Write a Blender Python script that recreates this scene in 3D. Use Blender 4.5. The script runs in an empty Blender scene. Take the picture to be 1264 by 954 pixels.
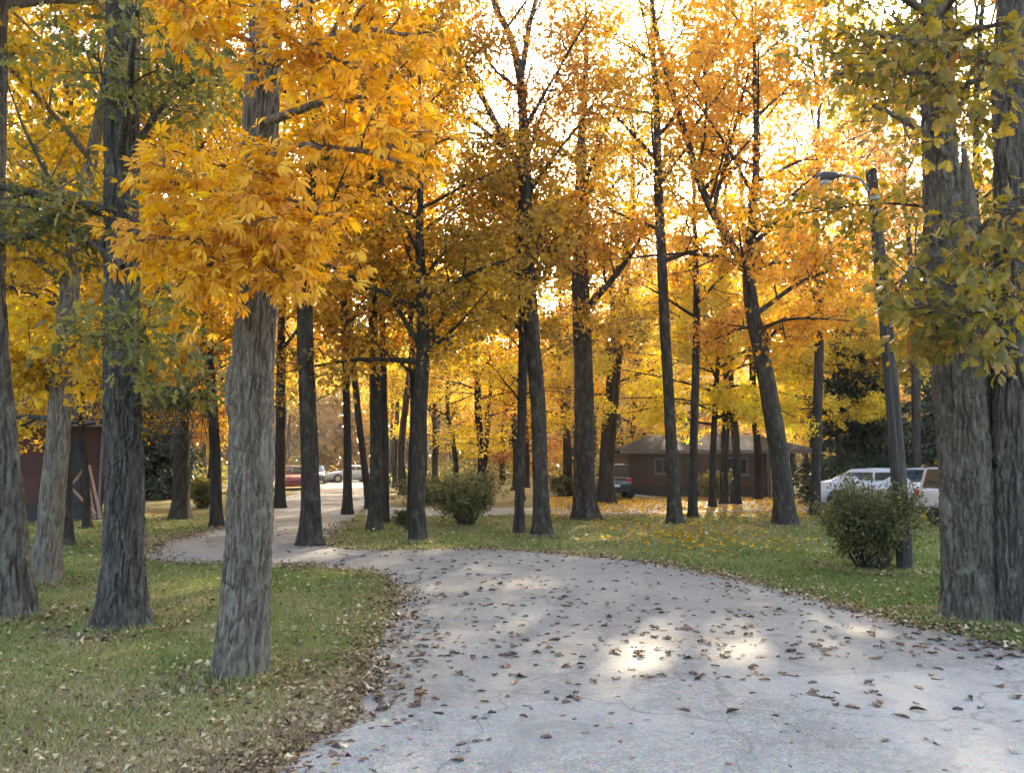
import bpy, bmesh, math, random
import numpy as np
from mathutils import Vector, Matrix

# ------------------------------------------------------------------ camera, sky, sun, exposure
S = bpy.context.scene
C = S.collection
CAM_H, F, HOR = 1.6, 955.0, 572.0            # eye height, focal length in photo pixels, horizon row
PITCH = math.atan((HOR - 477.0) / F)
cd = bpy.data.cameras.new('camera'); cam = bpy.data.objects.new('camera', cd); C.objects.link(cam)
cam.location = (0, 0, CAM_H); cam.rotation_euler = (math.pi / 2 + PITCH, 0, 0)
cd.sensor_width = 36.0; cd.sensor_fit = 'HORIZONTAL'; cd.lens = 36.0 * F / 1264.0
cd.clip_start = 0.05; cd.clip_end = 3000
S.camera = cam
SUN_EL, SUN_AZ = math.radians(23.5), math.radians(16.5)     # azimuth measured from +Y towards +X
w = bpy.data.worlds.new('World'); S.world = w; w.use_nodes = True
nt = w.node_tree; bg = nt.nodes['Background']
sky = nt.nodes.new('ShaderNodeTexSky'); sky.sky_type = 'NISHITA'; sky.sun_disc = False
sky.sun_elevation = SUN_EL; sky.sun_rotation = SUN_AZ
sky.air_density = 0.8; sky.dust_density = 4.5; sky.ozone_density = 1.0
nt.links.new(sky.outputs[0], bg.inputs[0]); bg.inputs[1].default_value = 0.15
sd = bpy.data.lights.new('sun', 'SUN'); sun = bpy.data.objects.new('sun', sd); C.objects.link(sun)
sd.energy = 4.3; sd.angle = math.radians(0.9); sd.color = (1.0, 0.83, 0.60)
sdir = Vector((math.sin(SUN_AZ) * math.cos(SUN_EL), math.cos(SUN_AZ) * math.cos(SUN_EL), math.sin(SUN_EL)))
sun.rotation_euler = sdir.to_track_quat('Z', 'Y').to_euler(); sun.location = (20, 60, 40)
S.view_settings.view_transform = 'Standard'; S.view_settings.look = 'None'
S.view_settings.exposure = 3.3; S.view_settings.gamma = 1.0; S.view_settings.use_curve_mapping = False
S.render.engine = 'CYCLES'
cy = S.cycles
cy.max_bounces = 5; cy.diffuse_bounces = 3; cy.volume_bounces = 0; cy.adaptive_threshold = 0.02; cy.glossy_bounces = 2; cy.transmission_bounces = 4; cy.transparent_max_bounces = 4
cy.use_denoising = True
try: cy.denoiser = 'OPENIMAGEDENOISE'
except Exception: pass
cy.sample_clamp_indirect = 6.0
cy.caustics_reflective = False; cy.caustics_refractive = False

# ------------------------------------------------------------------ helpers
RS = np.random.RandomState
FWD = np.array([0, math.cos(PITCH), math.sin(PITCH)]); UP = np.array([0, -math.sin(PITCH), math.cos(PITCH)])
def ray(px, py):
    return FWD + UP * ((477.0 - py) / F) + np.array([1.0, 0, 0]) * ((px - 632.0) / F)
def ground(px, py, z=0.0):
    d = ray(px, py); t = (z - CAM_H) / d[2]
    return np.array([d[0] * t, d[1] * t, z])
def at(px, py, Y):
    d = ray(px, py); t = Y / d[1]
    return np.array([d[0] * t, Y, CAM_H + d[2] * t])

def hash3(ix, iy, iz, seed=0):
    h = (ix.astype(np.int64) * 374761393 + iy.astype(np.int64) * 668265263 + iz.astype(np.int64) * 2147483647 + seed * 1274126177) & 0xffffffff
    h = ((h ^ (h >> 13)) * 1274126177) & 0xffffffff
    h = ((h ^ (h >> 16)) * 2246822519) & 0xffffffff
    return ((h ^ (h >> 15)) & 0xffff) / 65535.0
def noise3(p, seed=0):
    i = np.floor(p).astype(np.int64); f = p - i; u = f * f * (3 - 2 * f); r = 0
    for dx in (0, 1):
        for dy in (0, 1):
            for dz in (0, 1):
                wgt = (u[:, 0] if dx else 1 - u[:, 0]) * (u[:, 1] if dy else 1 - u[:, 1]) * (u[:, 2] if dz else 1 - u[:, 2])
                r = r + wgt * hash3(i[:, 0] + dx, i[:, 1] + dy, i[:, 2] + dz, seed)
    return r * 2 - 1
def noise2(x, y, seed=0):
    return noise3(np.stack([x, y, np.zeros_like(x) + 0.5], 1), seed)

def np_mesh(name, V, faces, attrs=None, smooth=False):
    """V (n,3); faces: list of int arrays (m,k); attrs: {name: per-face float array}"""
    me = bpy.data.meshes.new(name)
    faces = [np.asarray(f, dtype=np.int32) for f in faces if len(f)]
    me.vertices.add(len(V)); me.vertices.foreach_set('co', np.asarray(V, dtype=np.float32).ravel())
    idx = np.concatenate([f.ravel() for f in faces]); me.loops.add(len(idx)); me.loops.foreach_set('vertex_index', idx)
    tot = np.concatenate([np.full(len(f), f.shape[1], dtype=np.int32) for f in faces])
    me.polygons.add(len(tot)); start = np.zeros(len(tot), dtype=np.int32); start[1:] = np.cumsum(tot)[:-1]
    me.polygons.foreach_set('loop_start', start)
    if smooth: me.polygons.foreach_set('use_smooth', np.ones(len(tot), dtype=bool))
    if attrs:
        for k, a in attrs.items():
            at_ = me.attributes.new(k, 'FLOAT', 'FACE'); at_.data.foreach_set('value', np.asarray(a, dtype=np.float32))
    me.update(calc_edges=True)
    return me
def link(name, me, mat=None, parent=None, loc=None, kind=None):
    o = bpy.data.objects.new(name, me); C.objects.link(o)
    if mat is not None: me.materials.append(mat)
    if parent is not None: o.parent = parent
    if loc is not None: o.location = loc
    if kind: o['kind'] = kind
    return o
def tag(o, label, cat, group=None):
    o['label'] = label; o['category'] = cat
    if group: o['group'] = group
    return o
def thing(name, loc, label, cat, group=None, rz=0.0):
    o = bpy.data.objects.new(name, None); C.objects.link(o); o.location = loc; o.rotation_euler = (0, 0, rz)
    o.empty_display_size = 0.2
    return tag(o, label, cat, group)
def copy_tree(o, parent=None):
    c = o.copy(); C.objects.link(c); c.parent = parent
    for ch in o.children: copy_tree(ch, c)
    return c
class BM:
    """collects boxes / prisms / tubes for one mesh"""
    def __init__(s): s.v = []; s.f = []; s.n = 0
    def add(s, V, faces):
        V = np.asarray(V, dtype=float); s.v.append(V)
        for f in faces: s.f.append([i + s.n for i in f])
        s.n += len(V)
    def box(s, a, b):
        (x0, y0, z0), (x1, y1, z1) = a, b
        s.add([(x0, y0, z0), (x1, y0, z0), (x1, y1, z0), (x0, y1, z0), (x0, y0, z1), (x1, y0, z1), (x1, y1, z1), (x0, y1, z1)],
              [(0, 3, 2, 1), (4, 5, 6, 7), (0, 1, 5, 4), (1, 2, 6, 5), (2, 3, 7, 6), (3, 0, 4, 7)])
    def tube(s, pts, radii, n=8, cap=True):
        V, Fq = tube(np.asarray(pts, float), np.asarray(radii, float), n)
        fs = [list(q) for q in Fq]
        if cap: fs += [list(range(n))[::-1], list(range(len(V) - n, len(V)))]
        s.add(V, fs)
    def build(s, name, mat, parent=None, bevel=0.0, smooth=False):
        me = bpy.data.meshes.new(name); me.from_pydata([tuple(p) for p in np.concatenate(s.v)], [], s.f); me.update()
        if smooth: me.polygons.foreach_set('use_smooth', np.ones(len(me.polygons), dtype=bool))
        o = link(name, me, mat, parent)
        if bevel:
            m = o.modifiers.new('bevel', 'BEVEL'); m.width = bevel; m.segments = 2; m.limit_method = 'ANGLE'
        return o

def catmull(P, n):
    P = np.asarray(P, float); m = len(P)
    if m == 2:
        t = np.linspace(0, 1, n)[:, None]; return P[0] * (1 - t) + P[1] * t
    Q = np.vstack([2 * P[0] - P[1], P, 2 * P[-1] - P[-2]])
    t = np.linspace(0, m - 1 - 1e-9, n); i = t.astype(int); f = (t - i)[:, None]
    a, b, c, d = Q[i], Q[i + 1], Q[i + 2], Q[i + 3]
    return 0.5 * (2 * b + (c - a) * f + (2 * a - 5 * b + 4 * c - d) * f ** 2 + (3 * b - a - 3 * c + d) * f ** 3)
def frames(P):
    T = np.gradient(P, axis=0); T /= np.linalg.norm(T, axis=1)[:, None] + 1e-9
    ref = np.where(np.abs(T[:, 2:3]) > 0.9, np.array([[1.0, 0, 0]]), np.array([[0, 0, 1.0]]))
    if np.abs(T[:, 2]).mean() > 0.6: ref = np.tile(np.array([[1.0, 0, 0]]), (len(P), 1))
    else: ref = np.tile(np.array([[0, 0, 1.0]]), (len(P), 1))
    A = np.cross(ref, T); A /= np.linalg.norm(A, axis=1)[:, None] + 1e-9
    B = np.cross(T, A)
    return T, A, B
_qc = {}
def quads(rows, n):
    if (rows, n) not in _qc:
        i = np.arange(rows - 1)[:, None] * n; j = np.arange(n)[None]; k = (j + 1) % n
        _qc[(rows, n)] = np.stack([i + j, i + k, i + n + k, i + n + j], -1).reshape(-1, 4)
    return _qc[(rows, n)]
def tube(P, R, n):
    T, A, B = frames(P); th = np.linspace(0, 2 * math.pi, n, endpoint=False)
    V = P[:, None] + R[:, None, None] * (np.cos(th)[None, :, None] * A[:, None] + np.sin(th)[None, :, None] * B[:, None])
    return V.reshape(-1, 3), quads(len(P), n)

# ------------------------------------------------------------------ materials
def nodes(name):
    m = bpy.data.materials.new(name); m.use_nodes = True; t = m.node_tree
    return m, t, t.nodes['Principled BSDF'], t.nodes['Material Output']
def ramp(t, stops, fac=None, interp='LINEAR'):
    r = t.nodes.new('ShaderNodeValToRGB'); r.color_ramp.interpolation = interp; e = r.color_ramp.elements
    while len(e) < len(stops): e.new(0.5)
    for i, (p, c) in enumerate(stops):
        e[i].position = p; e[i].color = (c, c, c, 1) if not hasattr(c, '__len__') else (*c, 1)
    if fac is not None: t.links.new(fac, r.inputs[0])
    return r.outputs[0]
def noise(t, vec, scale, detail=4, rough=0.55, dist=0.0):
    n = t.nodes.new('ShaderNodeTexNoise'); n.inputs['Scale'].default_value = scale; n.inputs['Detail'].default_value = detail
    n.inputs['Roughness'].default_value = rough; n.inputs['Distortion'].default_value = dist
    if vec is not None: t.links.new(vec, n.inputs['Vector'])
    return n.outputs[0]
def coords(t, which='Object', scale=(1, 1, 1)):
    c = t.nodes.new('ShaderNodeTexCoord'); m = t.nodes.new('ShaderNodeMapping'); m.inputs['Scale'].default_value = scale
    t.links.new(c.outputs[which], m.inputs[0]); return m.outputs[0]
def world_pos(t, scale=(1, 1, 1)):
    c = t.nodes.new('ShaderNodeNewGeometry'); m = t.nodes.new('ShaderNodeMapping'); m.inputs['Scale'].default_value = scale
    t.links.new(c.outputs['Position'], m.inputs[0]); return m.outputs[0]
def mix(t, fac, a, b, mode='MIX'):
    m = t.nodes.new('ShaderNodeMix'); m.data_type = 'RGBA'; m.blend_type = mode
    for sock, v in ((m.inputs[0], fac), (m.inputs[6], a), (m.inputs[7], b)):
        if isinstance(v, (int, float)): sock.default_value = v
        elif isinstance(v, tuple): sock.default_value = (*v, 1)
        else: t.links.new(v, sock)
    return m.outputs[2]
def math_(t, op, a, b=None):
    m = t.nodes.new('ShaderNodeMath'); m.operation = op
    for i, v in enumerate((a, b)):
        if v is None: continue
        if isinstance(v, (int, float)): m.inputs[i].default_value = v
        else: t.links.new(v, m.inputs[i])
    return m.outputs[0]
def bump(t, bs, h, strength=0.5, dist=0.02):
    b = t.nodes.new('ShaderNodeBump'); b.inputs['Strength'].default_value = strength; b.inputs['Distance'].default_value = dist
    t.links.new(h, b.inputs['Height']); t.links.new(b.outputs[0], bs.inputs['Normal'])

def leaf_mat(name, stops, trans=0.58, rand=0.25, sat=1.15, rough=0.5):
    """leaf colour from the per-face value 'v', shifted a little from tree to tree; light passes through"""
    m, t, bs, out = nodes(name)
    a = t.nodes.new('ShaderNodeAttribute'); a.attribute_name = 'v'
    oi = t.nodes.new('ShaderNodeObjectInfo')
    f = math_(t, 'ADD', a.outputs['Fac'], math_(t, 'MULTIPLY', math_(t, 'SUBTRACT', oi.outputs['Random'], 0.5), rand))
    col = ramp(t, stops, f)
    t.links.new(col, bs.inputs['Base Color']); bs.inputs['Roughness'].default_value = rough
    bs.inputs['Specular IOR Level'].default_value = 0.3
    tr = t.nodes.new('ShaderNodeBsdfTranslucent')
    hs = t.nodes.new('ShaderNodeHueSaturation'); hs.inputs['Saturation'].default_value = sat; hs.inputs['Value'].default_value = 1.1
    t.links.new(col, hs.inputs['Color']); t.links.new(hs.outputs[0], tr.inputs[0])
    mx = t.nodes.new('ShaderNodeMixShader'); mx.inputs[0].default_value = trans
    t.links.new(bs.outputs[0], mx.inputs[1]); t.links.new(tr.outputs[0], mx.inputs[2]); t.links.new(mx.outputs[0], out.inputs[0])
    return m
L = {
 'orange': leaf_mat('orange_leaf', [(0.0, (0.36, 0.13, 0.02)), (0.3, (0.62, 0.29, 0.02)), (0.7, (0.74, 0.40, 0.03)), (1.0, (0.80, 0.52, 0.06))]),
 'gold': leaf_mat('gold_leaf', [(0.0, (0.30, 0.15, 0.02)), (0.4, (0.55, 0.32, 0.03)), (0.75, (0.70, 0.46, 0.04)), (1.0, (0.55, 0.48, 0.07))]),
 'yellow': leaf_mat('yellow_leaf', [(0.0, (0.45, 0.30, 0.02)), (0.4, (0.70, 0.50, 0.03)), (0.8, (0.80, 0.64, 0.06)), (1.0, (0.60, 0.60, 0.10))]),
 'olive': leaf_mat('olive_leaf', [(0.0, (0.16, 0.10, 0.02)), (0.35, (0.34, 0.21, 0.035)), (0.7, (0.50, 0.31, 0.05)), (1.0, (0.64, 0.38, 0.05))]),
 'brown': leaf_mat('brown_leaf', [(0.0, (0.22, 0.09, 0.025)), (0.4, (0.42, 0.19, 0.035)), (0.75, (0.58, 0.29, 0.045)), (1.0, (0.66, 0.40, 0.06))]),
 'green': leaf_mat('green_leaf', [(0.0, (0.07, 0.075, 0.025)), (0.4, (0.16, 0.155, 0.045)), (0.75, (0.28, 0.24, 0.07)), (1.0, (0.46, 0.32, 0.07))]),
 'oak': leaf_mat('oak_leaf', [(0.0, (0.08, 0.075, 0.015)), (0.3, (0.17, 0.145, 0.025)), (0.6, (0.28, 0.21, 0.035)), (0.85, (0.38, 0.22, 0.04)), (1.0, (0.36, 0.12, 0.03))]),
 'bush': leaf_mat('bush_leaf', [(0.0, (0.065, 0.075, 0.022)), (0.5, (0.15, 0.145, 0.045)), (1.0, (0.29, 0.25, 0.08))], trans=0.35),
 'evergreen': leaf_mat('evergreen_needle', [(0.0, (0.012, 0.025, 0.010)), (0.6, (0.03, 0.05, 0.02)), (1.0, (0.06, 0.08, 0.03))], trans=0.2),
 'litter': leaf_mat('dry_leaf', [(0.0, (0.06, 0.035, 0.02)), (0.35, (0.17, 0.10, 0.05)), (0.6, (0.30, 0.20, 0.10)), (0.85, (0.42, 0.33, 0.16)), (1.0, (0.55, 0.48, 0.30))], trans=0.15, rand=0.0, rough=0.6),
 'drive_leaf': leaf_mat('drive_leaf', [(0.0, (0.035, 0.022, 0.015)), (0.35, (0.08, 0.048, 0.03)), (0.65, (0.18, 0.095, 0.05)), (0.85, (0.32, 0.20, 0.11)), (1.0, (0.45, 0.34, 0.2))], trans=0.1, rand=0.5, rough=0.6),
}
def bark_mat(name, dark, mid, pale, stretch=0.13, scale=22, lichen=0.0, strength=0.8, dist=0.03):
    m, t, bs, out = nodes(name)
    v = coords(t, 'Object', (1, 1, stretch)); v1 = coords(t, 'Object', (1, 1, 0.6))
    n1 = noise(t, v, scale * 1.35, 6, 0.65, 0.5); n2 = noise(t, v1, 3.0, 3); n3 = noise(t, v1, 60, 3, 0.7)
    col = ramp(t, [(0.40, dark), (0.5, mid), (0.59, pale)], n1)
    col = mix(t, 0.35, col, ramp(t, [(0.3, dark), (0.7, pale)], n3))
    col = mix(t, ramp(t, [(0.45, 0.0), (0.65, 0.3)], n2), col, mid, 'MIX')
    if lichen:
        n4 = noise(t, coords(t, 'Object', (1, 1, 0.5)), 7.0, 6, 0.65)
        col = mix(t, ramp(t, [(0.52, 0.0), (0.64, lichen)], n4), col, (0.18, 0.165, 0.115))
        n5 = noise(t, coords(t, 'Object', (1, 1, 0.8)), 2.3, 5, 0.6)
        col = mix(t, ramp(t, [(0.55, 0.0), (0.7, lichen * 0.8)], n5), col, (0.15, 0.13, 0.06))
    t.links.new(col, bs.inputs['Base Color']); bs.inputs['Roughness'].default_value = 0.9; bs.inputs['Specular IOR Level'].default_value = 0.15
    bump(t, bs, mix(t, 0.35, n1, n3), strength, dist)
    return m
B = {
 'hickory': bark_mat('hickory_bark', (0.032, 0.023, 0.014), (0.108, 0.084, 0.056), (0.22, 0.18, 0.13), 0.17, 26, 0.5, 0.9, 0.02),
 'furrowed': bark_mat('furrowed_bark', (0.016, 0.013, 0.009), (0.052, 0.043, 0.032), (0.13, 0.112, 0.088), 0.13, 24, 0.25, 1.0, 0.03),
 'oak': bark_mat('oak_bark', (0.022, 0.017, 0.011), (0.07, 0.056, 0.039), (0.14, 0.12, 0.09), 0.15, 20, 0.6, 1.0, 0.03),
 'plain': bark_mat('plain_bark', (0.012, 0.009, 0.006), (0.034, 0.027, 0.018), (0.066, 0.054, 0.039), 0.16, 14, 0.3, 0.9, 0.05),
 'far': bark_mat('dark_bark', (0.012, 0.0095, 0.007), (0.03, 0.024, 0.018), (0.055, 0.045, 0.035), 0.2, 8, 0.0, 0.8, 0.06),
}
def paint(name, col, rough=0.5, metal=0.0, spec=0.5, coat=0.0, var=0.0, scale=20):
    m, t, bs, out = nodes(name)
    bs.inputs['Roughness'].default_value = rough; bs.inputs['Metallic'].default_value = metal
    bs.inputs['Specular IOR Level'].default_value = spec; bs.inputs['Coat Weight'].default_value = coat
    if var:
        n = noise(t, coords(t), scale, 5)
        t.links.new(ramp(t, [(0.3, tuple(c * (1 - var) for c in col)), (0.7, tuple(min(1, c * (1 + var)) for c in col))], n), bs.inputs['Base Color'])
    else: bs.inputs['Base Color'].default_value = (*col, 1)
    return m
# ------------------------------------------------------------------ ground, drive, side road
def inside(px, py, poly):
    r = np.zeros(len(px), bool); n = len(poly); j = n - 1
    for i in range(n):
        xi, yi = poly[i]; xj, yj = poly[j]
        c = ((yi > py) != (yj > py)) & (px < (xj - xi) * (py - yi) / (yj - yi + 1e-12) + xi)
        r ^= c; j = i
    return r
def edge_dist(x, y, poly, step=0.15):
    pts = []
    for i in range(len(poly)):
        a, b = poly[i], poly[(i + 1) % len(poly)]; n = max(1, min(60, int(np.hypot(*(b - a)) / step)))
        pts.append(a + (b - a) * np.linspace(0, 1, n, endpoint=False)[:, None])
    pts = np.concatenate(pts); out = np.empty(len(x))
    for s in range(0, len(x), 20000):
        d = (x[s:s + 20000, None] - pts[None, :, 0]) ** 2 + (y[s:s + 20000, None] - pts[None, :, 1]) ** 2
        out[s:s + 20000] = np.sqrt(d.min(1))
    return out
def outline(px_pts, extra=(), n=6, jit=0.05, seed=1):
    P = np.array([ground(*p)[:2] for p in px_pts]); P = catmull(np.c_[P, np.zeros(len(P))], len(P) * n)[:, :2]
    P = P + np.stack([noise2(P[:, 0] * 3, P[:, 1] * 3, seed), noise2(P[:, 0] * 3, P[:, 1] * 3, seed + 9)], 1) * jit
    return np.vstack([P, np.array(extra)]) if len(extra) else P
drive_left = [(345, 950), (400, 915), (445, 885), (452, 850), (462, 810), (478, 770), (492, 742), (490, 724), (470, 711), (430, 704), (380, 700),
              (300, 697), (230, 696), (190, 693), (180, 684), (205, 670), (245, 659), (275, 650), (310, 637), (345, 618), (372, 604), (388, 597), (402, 590)]
drive_right = [(462, 590), (460, 600), (456, 612), (445, 630), (425, 648), (408, 660), (398, 670), (418, 677), (480, 680), (560, 678), (620, 679), (700, 685),
               (800, 695), (880, 709), (960, 728), (1050, 753), (1140, 776), (1264, 803)]
DRIVE = outline(drive_left + drive_right, [(5.2, 6.0), (10, 5.0), (10, -8), (-2.6, -8), (-1.9, 2.2)])
SIDE = outline([(452, 642), (520, 637), (700, 635), (800, 634), (950, 631), (1100, 634), (1264, 640), (1420, 640), (1420, 602), (1264, 606), (1000, 615), (800, 622),
                (700, 626), (600, 627), (500, 627), (450, 622)], seed=5)
def sheet(name, poly, z, mat):
    bm = bmesh.new(); vs = [bm.verts.new((x, y, z)) for x, y in poly]; f = bm.faces.new(vs); bmesh.ops.triangulate(bm, faces=[f])
    bmesh.ops.recalc_face_normals(bm, faces=bm.faces)
    if sum(f.normal.z for f in bm.faces) < 0: bmesh.ops.reverse_faces(bm, faces=bm.faces)
    me = bpy.data.meshes.new(name); bm.to_mesh(me); bm.free()
    return link(name, me, mat, kind='structure')

def lawn_mat():
    m, t, bs, out = nodes('lawn'); p = world_pos(t)
    big = noise(t, p, 0.35, 4, 0.6); mid = noise(t, p, 2.2, 5, 0.65); fine = noise(t, p, 26, 4, 0.7); sp = noise(t, p, 60, 2, 0.5)
    green = ramp(t, [(0.3, (0.085, 0.095, 0.025)), (0.7, (0.22, 0.225, 0.06))], fine)
    dry = ramp(t, [(0.3, (0.12, 0.085, 0.04)), (0.7, (0.27, 0.20, 0.10))], fine)
    col = mix(t, ramp(t, [(0.40, 0.15), (0.62, 0.85)], mix(t, 0.5, big, mid)), green, dry)
    lv = ramp(t, [(0.60, 0.0), (0.66, 0.75)], sp)
    col = mix(t, lv, col, ramp(t, [(0.4, (0.22, 0.11, 0.04)), (0.6, (0.40, 0.27, 0.11))], mid))
    t.links.new(col, bs.inputs['Base Color']); bs.inputs['Roughness'].default_value = 0.95; bs.inputs['Specular IOR Level'].default_value = 0.1
    bump(t, bs, fine, 0.9, 0.03); return m
def asphalt_mat(name, tone, tint=(1.04, 1.0, 0.83)):
    m, t, bs, out = nodes(name); p = world_pos(t)
    fine = noise(t, p, 95, 3, 0.75); mid = noise(t, p, 14, 6, 0.75); big = noise(t, p, 0.55, 4, 0.55, 0.5)
    vor = t.nodes.new('ShaderNodeTexVoronoi'); vor.inputs['Scale'].default_value = 55; t.links.new(p, vor.inputs['Vector'])
    T3 = lambda c: tuple(c * tone * k for k in tint); a = T3(0.12); b = T3(0.47)
    col = ramp(t, [(0.36, a), (0.64, b)], mix(t, 0.35, fine, mid))
    col = mix(t, 0.38, col, mix(t, 1.0, col, vor.outputs['Color'], 'MULTIPLY'))
    col = mix(t, ramp(t, [(0.40, 0.0), (0.62, 0.55)], big), col, T3(0.36))
    dirt = noise(t, p, 1.7, 6, 0.7, 0.8); col = mix(t, ramp(t, [(0.50, 0.0), (0.66, 0.6)], dirt), col, T3(0.16))
    # patched seams: a pale worn line and hairline cracks
    cr = t.nodes.new('ShaderNodeTexVoronoi'); cr.feature = 'DISTANCE_TO_EDGE'; cr.inputs['Scale'].default_value = 0.5
    wv = t.nodes.new('ShaderNodeVectorMath'); wv.operation = 'ADD'
    nn = t.nodes.new('ShaderNodeTexNoise'); nn.inputs['Scale'].default_value = 1.6; nn.inputs['Detail'].default_value = 6; t.links.new(p, nn.inputs['Vector'])
    sc = t.nodes.new('ShaderNodeVectorMath'); sc.operation = 'SCALE'; sc.inputs['Scale'].default_value = 0.8; t.links.new(nn.outputs['Color'], sc.inputs[0])
    t.links.new(p, wv.inputs[0]); t.links.new(sc.outputs[0], wv.inputs[1]); t.links.new(wv.outputs[0], cr.inputs['Vector'])
    crack = ramp(t, [(0.0, 0.65), (0.009, 0.0)], cr.outputs['Distance'])
    col = mix(t, crack, col, (0.09, 0.085, 0.08))
    t.links.new(col, bs.inputs['Base Color']); bs.inputs['Roughness'].default_value = 0.82; bs.inputs['Specular IOR Level'].default_value = 0.35
    bump(t, bs, mix(t, 0.5, fine, vor.outputs['Distance']), 0.5, 0.006); return m
gm = lawn_mat()
gb = BM(); gb.add([(-700, -150, 0), (700, -150, 0), (700, 900, 0), (-700, 900, 0)], [(0, 1, 2, 3)]); go = gb.build('ground', gm); go['kind'] = 'structure'
am = asphalt_mat('asphalt', 0.71)
sheet('side_road', SIDE, 0.006, asphalt_mat('side_asphalt', 0.8))
sheet('drive', DRIVE, 0.012, am)
# the nearer apron was resurfaced: its own sheet, its far edge feathering across the drive
apron = outline([(418, 908), (470, 890), (540, 878), (640, 870), (730, 864), (780, 852), (850, 840), (960, 836), (1080, 834), (1180, 827), (1264, 815)], [(5.6, 5.9), (10, 4.9), (10, -8), (-2.5, -8), (-1.85, 2.2), (-1.3, 3.95)], n=9, jit=0.05, seed=31)
sheet('drive_apron', apron, 0.016, asphalt_mat('apron_asphalt', 0.82, (1.03, 1.0, 0.85)))

# ------------------------------------------------------------------ leaf shapes and foliage
def leaf_verts(kind):
    """(verts (k,3) in leaf space: x side, y along, z normal; faces list) unit length"""
    if kind == 'diamond':
        return np.array([(0, 0, 0), (-0.30, 0.45, 0.09), (0, 1, -0.10), (0.30, 0.45, 0.09)]), [np.array([(0, 2, 1), (0, 3, 2)])]
    if kind == 'needle':
        return np.array([(-0.06, 0, 0), (0.06, 0, 0), (0, 1, -0.05)]), [np.array([(0, 1, 2)])]
    if kind == 'maple':
        return np.array([(0, 0, 0), (-0.42, 0.35, 0.10), (-0.2, 0.55, 0.03), (0, 1, -0.12), (0.2, 0.55, 0.03), (0.42, 0.35, 0.10)]), [np.array([(0, 2, 1), (0, 3, 2), (0, 4, 3), (0, 5, 4)])]
    if kind == 'lobed':
        h = [(0.17, 0.2), (0.07, 0.36), (0.27, 0.55), (0.10, 0.66), (0.17, 0.84)]
        V = np.array([(0, 0, 0), (0, 0.5, -0.02), (0, 1, -0.14)] + [(-a, b, 0.2 * a - 0.08 * b) for a, b in h] + [(a, b, 0.2 * a - 0.08 * b) for a, b in h])
        T = [(0, 1, 3), (3, 1, 4), (4, 1, 5), (5, 1, 6), (6, 1, 7), (1, 2, 7)]
        return V, [np.array(T + [tuple(x if x < 3 else x + 5 for x in (a, c, b)) for a, b, c in T])]
    if kind == 'leaflet':
        V = np.array([(0, 0, 0), (0, 0.33, 0.0), (0, 0.68, -0.03), (0, 1.0, -0.14), (-0.09, 0.25, 0.05), (-0.15, 0.6, 0.04), (-0.07, 0.86, -0.04), (0.09, 0.25, 0.05), (0.15, 0.6, 0.04), (0.07, 0.86, -0.04)], float)
        return V, [np.array([(0, 1, 4), (4, 1, 5), (1, 2, 5), (5, 2, 6), (2, 3, 6), (0, 7, 1), (7, 8, 1), (1, 8, 2), (8, 9, 2), (2, 9, 3)])]
    if kind == 'oak':
        half = [(0.05, 0.12), (0.16, 0.22), (0.08, 0.33), (0.27, 0.45), (0.13, 0.56), (0.30, 0.70), (0.14, 0.78), (0.14, 0.92)]
        V = [(0, 0, 0), (0, 0.33, 0.0), (0, 0.6, -0.02), (0, 1.0, -0.12)]
        Lf = [(-x, y, 0.22 * x - 0.1 * y * y) for x, y in half]; Rt = [(x, y, 0.22 * x - 0.1 * y * y) for x, y in half]
        V = np.array(V + Lf + Rt, float); l, r = 4, 12
        T = [(0, 1, l), (l, 1, l + 1), (l + 1, 1, l + 2), (1, 2, l + 2), (l + 2, 2, l + 3), (l + 3, 2, l + 4), (l + 4, 2, l + 5), (2, 3, l + 6), (l + 5, 2, l + 6), (l + 6, 3, l + 7)]
        T2 = [(a if a < 4 else a + 8, c if c < 4 else c + 8, b if b < 4 else b + 8) for a, b, c in T]
        return V, [np.array(T + T2)]
def leaves(P, A, size, rng, kind='diamond', flat=0.7, curl=0.0, up=(0, 0, 1)):
    """N leaves at P with axes A -> V, face list, faces per leaf"""
    N = len(P); LV, LF = leaf_verts(kind); k = len(LV)
    A = A / (np.linalg.norm(A, axis=1)[:, None] + 1e-9)
    n0 = np.array(up)[None] + rng.normal(0, flat, (N, 3)); s = np.cross(A, n0); s /= np.linalg.norm(s, axis=1)[:, None] + 1e-9
    n = np.cross(s, A); sz = np.broadcast_to(size, (N,))[:, None, None]
    zc = np.repeat(LV[None, :, 2], N, 0)
    if curl: zc = zc + rng.uniform(-curl, curl, (N, 1)) * (LV[None, :, 1] - 0.4) ** 2 * 2 + rng.uniform(-curl, curl, (N, 1)) * np.abs(LV[None, :, 0]) * 1.6
    V = P[:, None] + sz * (LV[None, :, 0:1] * s[:, None] + LV[None, :, 1:2] * A[:, None] + zc[..., None] * n[:, None])
    off = (np.arange(N) * k)[:, None, None]
    faces = [(f[None] + off).reshape(-1, f.shape[1]) for f in LF]
    per = [len(f) for f in LF]
    return V.reshape(-1, 3), faces, per
def leaf_mesh(name, P, A, size, rng, v, kind='diamond', flat=0.7, curl=0.0):
    V, Fc, per = leaves(P, A, size, rng, kind, flat, curl)
    return np_mesh(name, V, Fc, {'v': np.concatenate([np.repeat(v, n) for n in per])})

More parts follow.
